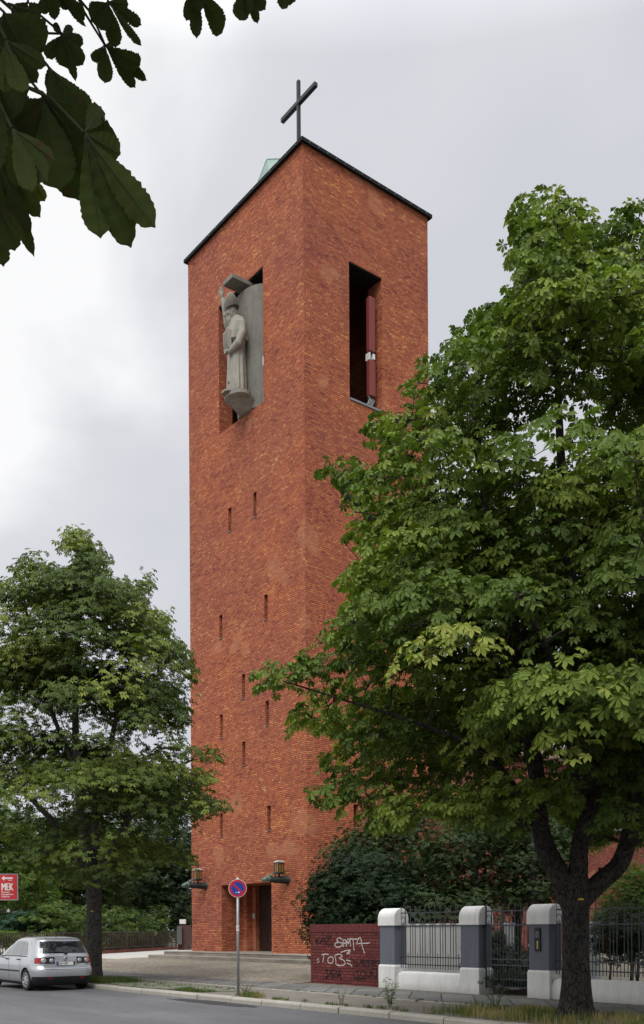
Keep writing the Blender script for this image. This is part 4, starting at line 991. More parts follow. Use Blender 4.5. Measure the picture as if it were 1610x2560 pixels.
bd = bpy.data.objects.new('body', me); scene.collection.objects.link(bd); bd.parent = car
def cpart(name, mb, mat, parent=car, **k): return build(name, mb, mat, parent, smooth=True, local=True, fixn=k.pop('fixn', True), **k)
cpart('rear_window', cpatch([(-.70, 1.085), (.70, 1.085), (.60, 1.435), (-.60, 1.435)], 'y', .006, 20, 8), M['glass'])
for s in (1, -1):
    cpart('side_window', cpatch([(2.10, 1.0), (3.10, 1.02), (2.46, 1.43), (2.12, 1.445)], 'x', .005, side=s), M['side_glass'])
    cpart('side_window', cpatch([(1.20, 1.01), (2.02, 1.0), (2.04, 1.445), (1.24, 1.435)], 'x', .005, side=s), M['side_glass'])
    cpart('side_window', cpatch([(.78, 1.05), (1.15, 1.02), (1.19, 1.43), (1.00, 1.40)], 'x', .005, side=s), M['side_glass'])
    cpart('window_trim', cpatch([(.74, .985), (3.2, .985), (3.18, 1.0), (.76, 1.01)], 'x', .006, 24, 1, side=s), M['plastic'])
    cpart('rub_strip', cpatch([(1.25, .545), (2.95, .545), (2.95, .585), (1.25, .585)], 'x', .012, 20, 2, side=s), M['plastic'])
    cpart('sill_trim', cpatch([(1.20, .205), (2.98, .205), (2.98, .25), (1.20, .25)], 'x', .004, 16, 1, side=s), M['plastic'])
    for x in (1.20, 2.06): 
        cpart('door_seam', cpatch([(x, .30), (x + .012, .30), (x + .012, 1.0), (x, 1.0)], 'x', .002, 1, 14, side=s), M['plastic'])
    for x in (1.32, 2.18):
        p = cpt(u_of_x(x, .905), .905); cpart('door_handle', MB().obox((x, (p.y + .02) * s, .905), (.085, 0, 0), (0, .016, 0), (0, 0, .016)), M['plastic'], bevel=.006)
    # light cluster
    tl_ = cpart('tail_light', cpatch([(5.6, .785), (16.0, .80), (16.2, .955), (5.9, .985)], 'u', .006, 18, 6, side=s), M['lamp_dark'])
    cpart('red_lens', cpatch([(12.4, .80), (15.9, .812), (15.9, .945), (12.4, .962)], 'u', .010, 8, 4, side=s), M['lens_red'], tl_)
    for u, r_ in ((7.3, .060), (10.9, .072)):
        c = cpt(u, .882); n = cnorm(u, .882); t_ = Vector((0, 0, 1)).cross(n).normalized(); c.y *= s; n.y *= s; t_.y *= s
        up_ = n.cross(t_); mb = MB(); m2 = MB()
        mb.loft([[c + n * h + (t_ * math.cos(q) + up_ * math.sin(q)) * rr for q in (2 * math.pi * k / 20 for k in range(20))] for rr, h in ((r_, .006), (r_, .016), (r_ * .75, .022), (r_ * .4, .026))])
        cpart('lamp_lens', mb, M['lens_clear'], tl_)
        m2.loft([[c + n * h + (t_ * math.cos(q) + up_ * math.sin(q)) * rr for q in (2 * math.pi * k / 20 for k in range(20))] for rr, h in ((r_ * .42, .0245), (r_ * .3, .029))]); cpart('bulb', m2, M['fixing'], tl_)
    cpart('reflector', cpatch([(7.2, .36), (9.4, .36), (9.4, .395), (7.2, .395)], 'u', .012, 6, 1, side=s), M['lens_red'])
    # mirror
    mb = MB(); mb.ell((2.88, .985 * s, 1.03), .07, .11, .075); mb.tube([(2.9, .84 * s, .99), (2.9, .95 * s, 1.0)], .03, 8); cpart('mirror', mb, M['paint'])
    # front light
    cpart('headlight', cpatch([(38.5, .62), (44.0, .60), (44.2, .74), (38.5, .78)], 'u', .006, 8, 4, side=s), M['lens_clear'])
    # wheels
    for x in (.80, 3.38):
        wl = bpy.data.objects.new('wheel', None); scene.collection.objects.link(wl); wl.parent = car; wl.location = (x, s * .78, .315); ORG[wl.name] = Vector((0, 0, 0))
        if s < 0: wl.rotation_euler = (0, 0, math.pi)
        def ycyl(prof, n=36): return MB().loft([[Vector((r_ * math.cos(2 * math.pi * k / n), y, r_ * math.sin(2 * math.pi * k / n))) for k in range(n)] for r_, y in prof])
        cpart('tyre', ycyl([(.20, -.10), (.29, -.10), (.312, -.08), (.315, 0), (.312, .08), (.29, .10), (.215, .098), (.205, .07)]), M['tyre'], wl, sharp=40)
        rim = cpart('rim', ycyl([(.212, .05), (.212, .098), (.20, .100), (.19, .085), (.10, .095), (.03, .10)]), M['hub'], wl, sharp=30)
        mb = MB()
        for k in range(9):
            a_ = 2 * math.pi * k / 9; ca, sa = math.cos(a_), math.sin(a_)
            def q(r_, w_): return Vector((r_ * ca - w_ * sa, .1015, r_ * sa + w_ * ca))
            mb.add([q(.12, .012), q(.12, -.012), q(.182, -.032), q(.192, 0), q(.182, .032)], [(0, 1, 2, 3, 4)])
        cpart('rim_slot', mb, M['plastic'], rim)
cpart('windscreen', cpatch([(40.5, 1.03), (48, 1.03), (48, 1.45), (38.5, 1.44)], 'u', .006, 12, 8), M['glass'])
cpart('windscreen', cpatch([(40.5, 1.03), (48, 1.03), (48, 1.45), (38.5, 1.44)], 'u', .006, 12, 8, side=-1), M['glass'])
lb_ = cpatch([(0, .205), (19.5, .205), (19.0, .42), (0, .42)], 'u', .008, 26, 5); l2 = cpatch([(0, .205), (19.5, .205), (19.0, .42), (0, .42)], 'u', .008, 26, 5, side=-1); lb_.add(l2.v, l2.f)
cpart('lower_bumper', lb_, M['plastic'])
# tailgate seams
for qd in ([(-.60, .625), (.60, .625), (.60, .632), (-.60, .632)],):
    cpart('tailgate_seam', cpatch(qd, 'y', .003, 20, 1), M['plastic'])
for s in (1, -1): cpart('tailgate_seam', cpatch([(s * .598, .63), (s * .605, .63), (s * .625, .79), (s * .617, .79)], 'y', .003, 1, 5), M['plastic'])
mb = MB(); mb.box(-.3, .3, -.001, .001, 0, .001)
pl_ = cpart('number_plate', cpatch([(-.27, .735), (.27, .735), (.27, .845), (-.27, .845)], 'y', .020, 12, 3), M['lamp_dark'])
cpart('plate_face', cpatch([(-.215, .742), (.262, .742), (.262, .838), (-.215, .838)], 'y', .023, 12, 3), simple('plate_white', (.62, .62, .60), .4, var=.04), pl_)
cpart('euro_band', cpatch([(.218, .742), (.262, .742), (.262, .838), (.218, .838)], 'y', .0245, 2, 3), simple('plate_blue', (.02, .05, .32), .4), pl_)
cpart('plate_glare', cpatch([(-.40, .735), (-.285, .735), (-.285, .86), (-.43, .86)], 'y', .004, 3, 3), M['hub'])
Mx = Matrix.Translation((.0465, .205, .758)) @ Matrix(((0, 0, -1, 0), (-1, 0, 0, 0), (0, 1, 0, 0), (0, 0, 0, 1))) @ Matrix.Diagonal((.62, 1, 1, 1))
cpart('plate_text', text_mb('B·IU 4100', .098, Mx, .002), M['lamp_dark'], pl_, fixn=False)
# round badge with a V over a W
bc = Vector((.072, 0, .925)); mb = MB()
def bring(r0, r1): return MB().loft([[bc + Vector((xo, r_ * math.cos(q), r_ * math.sin(q))) for q in (2 * math.pi * k / 28 for k in range(28))] for r_, xo in ((r0, -.002), (r1, -.014), (r1 * .86, -.014), (r1 * .84, -.006))])
badge = cpart('badge', bring(.062, .060), M['lens_clear'])
cpart('badge_field', MB().loft([[bc + Vector((xo, .05 * math.cos(q), .05 * math.sin(q))) for q in (2 * math.pi * k / 28 for k in range(28))] for xo in (.0, -.008)]), simple('badge_blue', (.06, .07, .10), .3, .3), badge)
mb = MB()
for ln in ([(-.022, .044), (0, .004), (.022, .044)], [(-.046, .018), (-.022, -.040), (0, -.004), (.022, -.040), (.046, .018)]):
    for p, q in zip(ln, ln[1:]): mb.tube([bc + Vector((-.0125, p[0], p[1])), bc + Vector((-.0125, q[0], q[1]))], .0055, 6)
cpart('badge_letters', mb, M['lens_clear'], badge)
wz = 1.10; mb = MB(); pts = [cpt(u_of_y(abs(y), z), z) for y, z in ((.02, 1.105), (.2, 1.125), (.45, 1.14))]
mb.tube([Vector((p.x - .025, yy, p.z)) for p, yy in zip(pts, (-.02, .2, .45))], .010, 6); mb.ell((.10, -.02, 1.085), .03, .05, .03); cpart('rear_wiper', mb, M['plastic'])
cpart('aerial', MB().tube([(.75, 0, 1.565), (.62, 0, 1.68)], .010, 6), M['plastic'])
cpart('underbody', MB().box(.35, 3.95, -.76, .76, .16, .26), M['plastic'])
cpart('tow_cover', cpatch([(-.28, .30), (-.2, .30), (-.2, .37), (-.28, .37)], 'y', .012, 2, 2), M['lamp_dark'])
mb = MB()
for y in (-.42, .42):
    mb.ell((.85 + .5, y, 1.0), .06, .14, .12)
# ------------------------------------------------------------------ foliage tools
def palmate(nl=7, detail=2, droop=.35, fold=.14):
    V, F = [], []
    span = [0, 42, -42, 84, -84, 125, -125][:nl]; LN = [1, .95, .95, .78, .78, .55, .55]
    for a, L in zip(span, LN):
        a = R(a); ca, sa = math.cos(a), math.sin(a)
        def P(r_, w_, zf=0):
            rr = r_ * L; return (rr * ca - w_ * L * sa, rr * sa + w_ * L * ca, -droop * rr * rr + zf)
        b = len(V)
        if detail == 1:
            V += [P(.05, 0), P(.66, .20, fold * .5), P(1, 0), P(.66, -.20, fold * .5)]; F += [(b, b + 1, b + 2, b + 3)]
        else:
            k1, k2 = rng.uniform(-.05, .12), rng.uniform(-.10, .10)
            V += [P(.05, 0), P(.42, .13, fold * .4 + k1 * .4), P(.76, .23, fold * .5 + k1), P(1, .03, k2), P(.76, -.22, fold * .5 - k1), P(.42, -.13, fold * .4)]
            F += [(b, b + 1, b + 2, b + 3), (b, b + 3, b + 4, b + 5)]
    return np.array(V), np.array(F)
def simple_leaf(n=1, w=.38):
    V = [(0, 0, 0), (.5, w / 1.4, .06), (1, 0, -.1), (.5, -w / 1.4, .06)]; F = [(0, 1, 2, 3)]
    return np.array(V), np.array(F)
def spray(n=5):
    """a small twig end: several pointed leaves"""
    V, F = [], []
    for k in range(n):
        a = R(-80 + 160 * k / (n - 1)); ca, sa = math.cos(a), math.sin(a); b = len(V); o_ = .25 * (1 - abs(k - (n - 1) / 2) / n)
        for r_, w_, z in ((0, 0, 0), (.45, .17, .05), (.95, 0, -.12), (.45, -.17, .05)):
            r3 = r_ + o_; V.append((r3 * ca - w_ * sa, r3 * sa + w_ * ca, z - .1 * r3))
        F.append((b, b + 1, b + 2, b + 3))
    return np.array(V), np.array(F)
def scatter(T, pos, nrm, head, size, tone):
    V0, F0 = T; n = len(pos)
    z = nrm / np.linalg.norm(nrm, axis=1, keepdims=True)
    x = head - z * np.sum(head * z, axis=1, keepdims=True); x /= (np.linalg.norm(x, axis=1, keepdims=True) + 1e-9)
    y = np.cross(z, x)
    V = pos[:, None, :] + size[:, None, None] * (V0[None, :, 0:1] * x[:, None, :] + V0[None, :, 1:2] * y[:, None, :] + V0[None, :, 2:3] * z[:, None, :])
    F = F0[None] + (np.arange(n) * len(V0))[:, None, None]
    return V.reshape(-1, 3), F.reshape(-1, F0.shape[1]), np.repeat(tone, len(V0))
def in_poly(px, py, poly):
    ins = np.zeros(len(px), bool); n = len(poly)
    for i in range(n):
        (x1, y1), (x2, y2) = poly[i], poly[(i + 1) % n]
        c = ((y1 > py) != (y2 > py)) & (px < (x2 - x1) * (py - y1) / (y2 - y1 + 1e-9) + x1); ins ^= c
    return ins
def norm_rand(n, s): return nr.normal(0, s, (n, 3))
def big_tree(name, label, group, base, trunk, limbs, Rz, zr, poly, n_pads, per_pad, leaf_size, T, leaf_mat, bark_mat, pad_r=(.5, .85), spacing=.62, tone_mu=.38, yellow=.13, fixed=(), holes=0.0, flare=None):
    root = empty(name, (base[0], base[1], .12), label, 'tree', group)
    mb = MB(); pts = [Vector(p[:3]) for p in trunk]; rad = [p[3] for p in trunk]
    # knobbly trunk
    rings = []; n = 28
    for p, r_ in zip(pts, rad):
        rings.append([p + Vector((math.cos(t), math.sin(t), 0)) * r_ * (1 + .045 * math.sin(3 * t + p.z * 2) + .03 * math.sin(7 * t + p.z * 5) + rng.uniform(-.012, .012) + (max(0, .75 - p.z) * .22 * max(0, math.sin(5 * t + 1)))) for t in (2 * math.pi * k / n for k in range(n))])
    mb.loft(rings)
    nodes = []
    for lb in limbs:
        lp = [Vector(p[:3]) for p in lb]; lr = [p[3] for p in lb]; q, qr = [], []
        for i in range(len(lp) - 1):
            p0, p1, p2, p3_ = lp[max(i - 1, 0)], lp[i], lp[i + 1], lp[min(i + 2, len(lp) - 1)]
            for s in range(4):
                u = s / 4; q.append(.5 * ((2 * p1) + (-p0 + p2) * u + (2 * p0 - 5 * p1 + 4 * p2 - p3_) * u * u + (-p0 + 3 * p1 - 3 * p2 + p3_) * u ** 3)); qr.append(lr[i] + (lr[i + 1] - lr[i]) * u)
        q.append(lp[-1]); qr.append(lr[-1])
        mb.tube(q, qr, 16); nodes += [(a, b) for a, b in zip(q, qr) if a.z > zr[0] - .8]
    build('trunk', mb, bark_mat, root, smooth=True, sharp=60)
    # foliage pads
    C0 = Vector((base[0], base[1], 0)); pads = []; ptone = {}; tries = 0
    def try_pad(p, sp_, tone):
        if poly is not None:
            x_, y_ = project(np.array([p]))
            if not in_poly(x_, y_, poly)[0]: return
        if any(((p.x - q.x) ** 2 + (p.y - q.y) ** 2 + ((p.z - q.z) * 1.7) ** 2) < sp_ ** 2 for q in pads): return
        p.freeze(); pads.append(p); ptone[p] = tone
    def new_tone(z): return rng.uniform(.74, .96) if rng.random() < yellow else rng.gauss(tone_mu, .15)
    for p in fixed: try_pad(Vector(p), .05, new_tone(0))
    th0 = rng.uniform(0, 6)
    while len(pads) < n_pads * (.80 if base[0] > -20 else .70) and tries < 2500:
        # a bough: a flat spray of pads running outwards and drooping at its end
        tries += 1; z0 = rng.uniform(*zr); th = th0 + tries * 2.39996; Rm = interp(z0, Rz) * rng.uniform(.72, 1.02); tn = new_tone(z0)
        u_ = Vector((math.cos(th), math.sin(th), 0)); w_ = Vector((-u_.y, u_.x, 0)); steps = max(2, int(Rm / .55)); rise = rng.uniform(.05, .45)
        for k in range(steps):
            f = .22 + .78 * (k + rng.uniform(.2, .8)) / steps; wid = .30 * Rm * math.sin(math.pi * min(1, f * .85))
            for l_ in (0, -1, 1):
                if l_ and wid < .35: continue
                try_pad(C0 + u_ * (f * Rm) + w_ * (l_ * wid * rng.uniform(.7, 1.1)) + Vector((0, 0, z0 + rise * Rm * .35 * f - .16 * Rm * f * f * f + rng.uniform(-.08, .08) - .10 * abs(l_))), spacing * .82, tn + rng.uniform(-.08, .08))
    tries = 0
    while len(pads) < n_pads and tries < 20000:
        tries += 1; z = rng.uniform(*zr); Rm = interp(z, Rz); th = rng.uniform(0, 2 * math.pi); rr = Rm * (rng.uniform(.12, 1.0) ** .5)
        try_pad(C0 + Vector((rr * math.cos(th), rr * math.sin(th), z)), spacing, new_tone(z))
    pads.sort(key=lambda p: (p - Vector((C0.x, C0.y, p.z))).length + .15 * p.z)
    bm_ = MB(); PP, NN, HH, SS, TT = [], [], [], [], []
    for p in pads:
        best = min(nodes, key=lambda q: (q[0] - p).length + 1.6 * max(0, q[0].z - p.z + .15))
        s_, sr = best; d = p - s_; L = d.length
        r0 = min(sr * .6, .022 + .016 * L); mid1 = s_ + d * .35 + Vector((rng.uniform(-.1, .1) * L, rng.uniform(-.1, .1) * L, .06 * L)); mid2 = s_ + d * .72 + Vector((rng.uniform(-.07, .07) * L, rng.uniform(-.07, .07) * L, .07 * L))
        bm_.tube([s_, mid1, mid2, p - Vector((0, 0, .08))], [r0, r0 * .8, r0 * .6, .011], 5, cap=False)
        nodes += [(mid1, r0 * .8), (mid2, r0 * .6), (p, .014)]
        pr = rng.uniform(*pad_r); m_ = max(6, int(per_pad * (pr / .7) ** 1.6)); out = Vector((p.x - C0.x, p.y - C0.y, 0)); out = out.normalized() if out.length > .01 else Vector((1, 0, 0))
        a = nr.uniform(0, 2 * np.pi, m_); r_ = pr * np.sqrt(nr.uniform(0, 1, m_)); loc = np.stack([r_ * np.cos(a), r_ * np.sin(a), np.zeros(m_)], 1)
        q = r_ / pr; outv = np.array(out)
        along = loc @ outv
        loc[:, 2] = .22 * (1 - q ** 2) - .24 * along - .14 * q + nr.normal(-.03, .11, m_)
        tone = ptone[p]
        nrm_ = np.array([0, 0, 1.0]) + .55 * loc / pr * np.array([1, 1, 0]) + .40 * outv + norm_rand(m_, .32)
        hd = loc / (pr + 1e-6) + .5 * outv + norm_rand(m_, .35)
        PP.append(np.array(p) + loc); NN.append(nrm_); HH.append(hd); SS.append(leaf_size * nr.uniform(.7, 1.15, m_)); TT.append(np.clip(tone + nr.normal(0, .09, m_), 0, 1))
        for k in range(4):
            j = rng.randrange(m_); e_ = Vector(p + Vector(loc[j]))
            if poly is not None and not in_poly(*project(np.array([e_])), poly)[0]: continue
            bm_.tube([p - Vector((0, 0, .08)), (p + e_) / 2 + Vector((0, 0, -.03)), e_], [.009, .006, .003], 4, cap=False)
    build('branches', bm_, M['twig'], root, fixn=False)
    P, N_, H_, S_, T_ = map(np.concatenate, (PP, NN, HH, SS, TT))
    if poly is not None:
        x_, y_ = project(P); k = in_poly(x_ + nr.normal(0, 9, len(P)), y_ + nr.normal(0, 9, len(P)), poly); P, N_, H_, S_, T_ = P[k], N_[k], H_[k], S_[k], T_[k]
    V, F, A = scatter(T, P, N_, H_, S_, T_)
    np_mesh('crown', V, F, leaf_mat, root, A)
    return root

# ------------------------------------------------------------------ the two street chestnuts
kk = 1.0634
polyR = [(x * kk, y * kk) for x, y in ((1205, 470), (1225, 452), (1335, 455), (1375, 480), (1415, 545), (1425, 575), (1436, 515), (1470, 475), (1560, 455), (1750, 520), (1900, 900), (2000, 1500), (1950, 2000), (1640, 2040), (1530, 1985), (1440, 1960), (1400, 1990), (1330, 1930),
    (1270, 1880), (1210, 1965), (1130, 1950), (1000, 1905), (930, 1965), (890, 1985), (850, 1905), (790, 1900), (712, 1888), (735, 1850), (770, 1820), (755, 1770), (800, 1740), (730, 1715), (660, 1722), (690, 1668), (640, 1640), (592, 1612), (610, 1570), (680, 1545), (720, 1500), (780, 1485), (795, 1440), (840, 1400),
    (786, 1368), (830, 1330), (860, 1300), (806, 1262), (830, 1238), (880, 1205), (815, 1200), (812, 1160), (775, 1135), (742, 1098), (775, 1075), (830, 1088), (905, 1095), (855, 1030), (870, 972), (935, 975), (985, 945), (955, 905), (985, 850), (1055, 810), (1085, 755), (1130, 735), (1175, 720), (1190, 690), (1222, 660), (1200, 620), (1190, 590), (1215, 560), (1200, 520))]
D0 = 17.1; tb = bearing(1440, D0)
def tp(px, py, r_, dd=0.0): q = at(px, py, D0 + dd); return (q.x, q.y, q.z, r_)
trunkR = [(tb.x, tb.y, .02, .42), (tb.x, tb.y, .16, .34), (tb.x, tb.y, .35, .28), (tb.x, tb.y, .7, .245), (tb.x, tb.y, 1.2, .222), (tb.x, tb.y, 1.7, .215), (tb.x, tb.y, 2.1, .235), (tb.x, tb.y, 2.4, .24), (tb.x, tb.y, 2.6, .2)]
limbsR = [[tp(1432, 2270, .19), tp(1400, 2190, .185), tp(1368, 2130, .175, .1), tp(1350, 2060, .15, .2), tp(1344, 1960, .145, .3), tp(1325, 1830, .13, .4), tp(1290, 1600, .11, .5), tp(1240, 1380, .08, .3), tp(1190, 1100, .05, .2), tp(1200, 860, .03)],
          [tp(1442, 2260, .18), tp(1446, 2170, .165, -.05), tp(1450, 2110, .15, -.1), tp(1475, 2020, .145, .1), tp(1482, 1960, .14, .3), tp(1462, 1800, .12, .5), tp(1430, 1500, .10, .4), tp(1400, 1100, .07, .2), tp(1390, 760, .04), tp(1380, 520, .015)],
          [tp(1455, 2250, .18), tp(1500, 2205, .17), tp(1545, 2165, .16), tp(1568, 2110, .15), tp(1585, 2020, .14), tp(1592, 1900, .13, .1), tp(1605, 1700, .115, .2), tp(1620, 1300, .08, .2), tp(1630, 900, .05), tp(1620, 560, .015)],
          [tp(1350, 2060, .07, .2), tp(1230, 1900, .055, -.9), tp(1080, 1820, .036, -1.3), tp(860, 1750, .018, -1.1), tp(700, 1700, .012, -1.0)],
          [tp(1330, 1850, .08, .4), tp(1180, 1600, .07, .8), tp(1020, 1400, .05, 1.0), tp(860, 1230, .025, .8)],
          [tp(1446, 2000, .08, .1), tp(1420, 1800, .07, -1.6), tp(1380, 1650, .05, -2.8), tp(1300, 1500, .02, -3.6)],
          [tp(1592, 1900, .08, .1), tp(1750, 1700, .07, -.5), tp(1900, 1500, .03, -.6)],
          [tp(1462, 1800, .08, .5), tp(1470, 1650, .06, 2.0), tp(1480, 1500, .03, 3.4)]]
RzR = [(3.2, 3.6), (4.5, 5.0), (6, 5.9), (8, 5.3), (10, 4.8), (11.5, 3.9), (12.5, 2.9), (13.6, 2.2), (14.6, 2.0)]
fixR = [at(640, 1708, 16.2), at(690, 1690, 16.0), at(740, 1660, 16.2), at(800, 1165, 18), at(840, 1190, 18.2), at(890, 1200, 18), at(960, 1190, 17.8), at(735, 1830, 16.4), at(780, 1990, 16), at(850, 2000, 16.3), at(920, 1050, 17.5), at(970, 1040, 17.3), at(700, 1775, 16.4), at(860, 1370, 17),
        at(1310, 500, 17.1), at(1390, 500, 17.0), at(1440, 540, 17.0), at(1330, 570, 17.1), at(1420, 610, 17.2), at(1290, 620, 17), at(1560, 520, 17.3), at(1620, 560, 17.3), at(1350, 660, 17.2), at(1560, 620, 17)]
TREE_R = big_tree('chestnut_tree', 'big green horse chestnut with three limbs standing before the right end of the fence', 'horse chestnuts along the street', (tb.x, tb.y), trunkR, limbsR, RzR, (3.2, 14.5), polyR, 930, 44, .158, palmate(7, 2), M['leaf_chestnut'], M['bark'], fixed=fixR, pad_r=(.40, .82), spacing=.50, tone_mu=.46, yellow=.17)
yt = bpy.data.objects.new('x', None); bpy.data.objects.remove(yt)
polyL = [(x * kk, y * kk) for x, y in ((150, 1262), (160, 1238), (200, 1243), (215, 1275), (262, 1315), (243, 1350), (280, 1365), (318, 1375), (350, 1335), (366, 1360), (352, 1400), (345, 1430), (398, 1432), (405, 1465), (395, 1500), (440, 1515), (468, 1590), (440, 1640), (448, 1680), (425, 1735), (462, 1755), (500, 1745), (540, 1758),
    (532, 1785), (490, 1800), (520, 1840), (450, 1850), (500, 1870), (556, 1885), (530, 1905), (480, 1930), (515, 1955), (440, 1960), (425, 1985), (478, 2040), (420, 2025), (370, 2015), (330, 2060), (270, 2050), (240, 2095), (190, 2085), (150, 2060), (90, 2066), (40, 2035), (0, 2030), (-150, 2040), (-330, 1980), (-330, 1600), (-200, 1450), (-60, 1400), (5, 1352), (30, 1350), (48, 1292), (92, 1300), (110, 1335), (165, 1335), (180, 1300), (150, 1290))]
D1 = 30.8; tl0 = bearing(235, D1)
def tq(px, py, r_, dd=0.0): q = at(px, py, D1 + dd); return (q.x, q.y, q.z, r_)
trunkL = [(tl0.x, tl0.y, .02, .34), (tl0.x, tl0.y, .2, .275), (tl0.x, tl0.y, .5, .25), (tl0.x, tl0.y, 1.2, .235), (tl0.x, tl0.y, 2.2, .225), (tl0.x, tl0.y, 2.9, .235), (tl0.x, tl0.y, 3.3, .24), (tl0.x, tl0.y, 3.6, .18)]
limbsL = [[tq(232, 2200, .17), tq(215, 2140, .15), tq(205, 2060, .13), tq(190, 1900, .11), tq(190, 1700, .09), tq(200, 1500, .05), tq(190, 1340, .015)],
          [tq(240, 2200, .15), tq(262, 2150, .13), tq(290, 2100, .12, -.3), tq(330, 2030, .10, -.6), tq(380, 1950, .07, -.8), tq(480, 1900, .03, -.9)],
          [tq(236, 2190, .14), tq(232, 2100, .12, .3), tq(260, 1950, .10, .6), tq(300, 1750, .07, .6), tq(360, 1520, .03, .3)],
          [tq(228, 2200, .14), tq(190, 2130, .12, -.4), tq(120, 2040, .09, -1.0), tq(20, 1950, .05, -1.2), tq(-150, 1850, .02, -1)],
          [tq(200, 1950, .08), tq(120, 1750, .06), tq(60, 1500, .03)],
          [tq(236, 2150, .1), tq(240, 2060, .08, -1.2), tq(220, 1950, .06, -2.6), tq(180, 1850, .02, -3.6)]]
RzL = [(3.2, 3.0), (4.2, 4.8), (6, 5.2), (8, 4.6), (10, 4.0), (11.5, 3.3), (12.6, 2.6), (13.8, 1.6), (14.4, .8)]
fixL = [at(180, 1340, 30.8), at(200, 1380, 30.8), at(170, 1420, 30.6), at(240, 1400, 30.8), at(375, 1450, 30.9), at(75, 1400, 31), at(120, 1430, 31), at(560, 1880, 29.8), at(530, 1900, 29.8), at(500, 1870, 29.9), at(575, 2005, 29.6), at(540, 2010, 29.6), at(500, 2020, 29.7), at(470, 2000, 29.7), at(500, 1990, 29.8), at(400, 1560, 30.8), at(450, 1660, 30.5), at(480, 2165, 29.8), at(460, 2145, 29.9)]
big_tree('chestnut_tree', 'dark green horse chestnut with a straight trunk behind the parked car', 'horse chestnuts along the street', (tl0.x, tl0.y), trunkL, limbsL, RzL, (3.2, 14.3), polyL, 820, 40, .160, palmate(5, 1), M['leaf_left'], M['bark_grey'], fixed=fixL, pad_r=(.45, .85), spacing=.45, tone_mu=.42, yellow=.10)
# small yellow number tags nailed to the trunks
for (px_, py_, D, r_, lab) in ((1452, 2248, D0, .25, 'tiny yellow number tag nailed to the big right trunk'), (230, 2278, D1, .235, 'tiny yellow number tag nailed to the trunk behind the car')):
    p = at(px_, py_, D - r_ - .02)
    mb = MB(); mb.obox(p, right * .045, fwd * .006, Vector((0, 0, .016))); tag(build('tree_tag', mb, simple('tag_yellow', (.60, .42, .04), .5)), lab, 'tag')

# ------------------------------------------------------------------ other trees, shrubs and hedges
def mass(name, label, cat, base, blobs, n, size, T, mat, stems=(), group=None, tone_mu=.45, clump=.45, up_bias=.8, droopy=0.0, part='foliage', tmat='bark_grey'):
    """blobs: list of (centre, rx, ry, rz); leaves gathered in small clumps biased to the outside of each blob"""
    root = empty(name, tuple(base), label, cat, group)
    if stems:
        for k, st in enumerate(stems):
            mb = MB(); mb.tube([s[:3] for s in st], [s[3] for s in st], 9); build('trunk', mb, M[tmat], root, smooth=True, sharp=60)
    vol = np.array([b[1] * b[2] + b[1] * b[3] + b[2] * b[3] for b in blobs]); vol = vol / vol.sum()
    PP, NN, HH, TT = [], [], [], []
    per = 14
    for b, w_ in zip(blobs, vol):
        nc = max(3, int(n * w_ / per)); d = nr.normal(0, 1, (nc, 3)); d /= np.linalg.norm(d, axis=1, keepdims=True)
        rr = nr.uniform(.25, 1.0, nc) ** .45 * (1 + .16 * np.sin(d[:, 0] * 7 + d[:, 2] * 5) + .1 * nr.normal(0, 1, nc))
        c = np.array(b[0]) + d * rr[:, None] * np.array([b[1], b[2], b[3]])
        tn = np.clip(nr.normal(tone_mu, .16, nc), 0, 1)
        loc = nr.normal(0, 1, (nc, per, 3)) * np.array([clump, clump, clump * .35])
        P = (c[:, None, :] + loc); P[:, :, 2] -= droopy * np.linalg.norm(loc[:, :, :2], axis=2)
        N_ = np.array([0, 0, up_bias]) + .5 * d[:, None, :] + .35 * nr.normal(0, 1, (nc, per, 3)); H_ = d[:, None, :] + .9 * nr.normal(0, 1, (nc, per, 3)) * np.array([1, 1, .4]) + loc * .6
        PP.append(P.reshape(-1, 3)); NN.append(N_.reshape(-1, 3)); HH.append(H_.reshape(-1, 3)); TT.append(np.clip(np.repeat(tn, per) + nr.normal(0, .08, nc * per), 0, 1))
    P, N_, H_, T_ = map(np.concatenate, (PP, NN, HH, TT)); k = P[:, 2] > .12; P, N_, H_, T_ = P[k], N_[k], H_[k], T_[k]
    V, F, A = scatter(T, P, N_, H_, size * nr.uniform(.7, 1.2, len(P)), T_)
    np_mesh(part, V, F, mat, root, A); return root
def B_(px, py, D, rx, rz, ry=None): return (tuple(at(px, py, D)), rx, ry or rx, rz)
def stem(px, D, top_py, r0=.18, r1=.08, lean=0, z0=.2):
    a = bearing(px, D); b = at(px + lean, top_py, D); m_ = (Vector((a.x, a.y, z0)) + b) / 2 + Vector((rng.uniform(-.1, .1), rng.uniform(-.1, .1), 0))
    return [(a.x, a.y, z0 - .15, r0), (m_.x, m_.y, m_.z, (r0 + r1) / 2), (b.x, b.y, b.z, r1)]
S5 = spray(5); SL = simple_leaf()
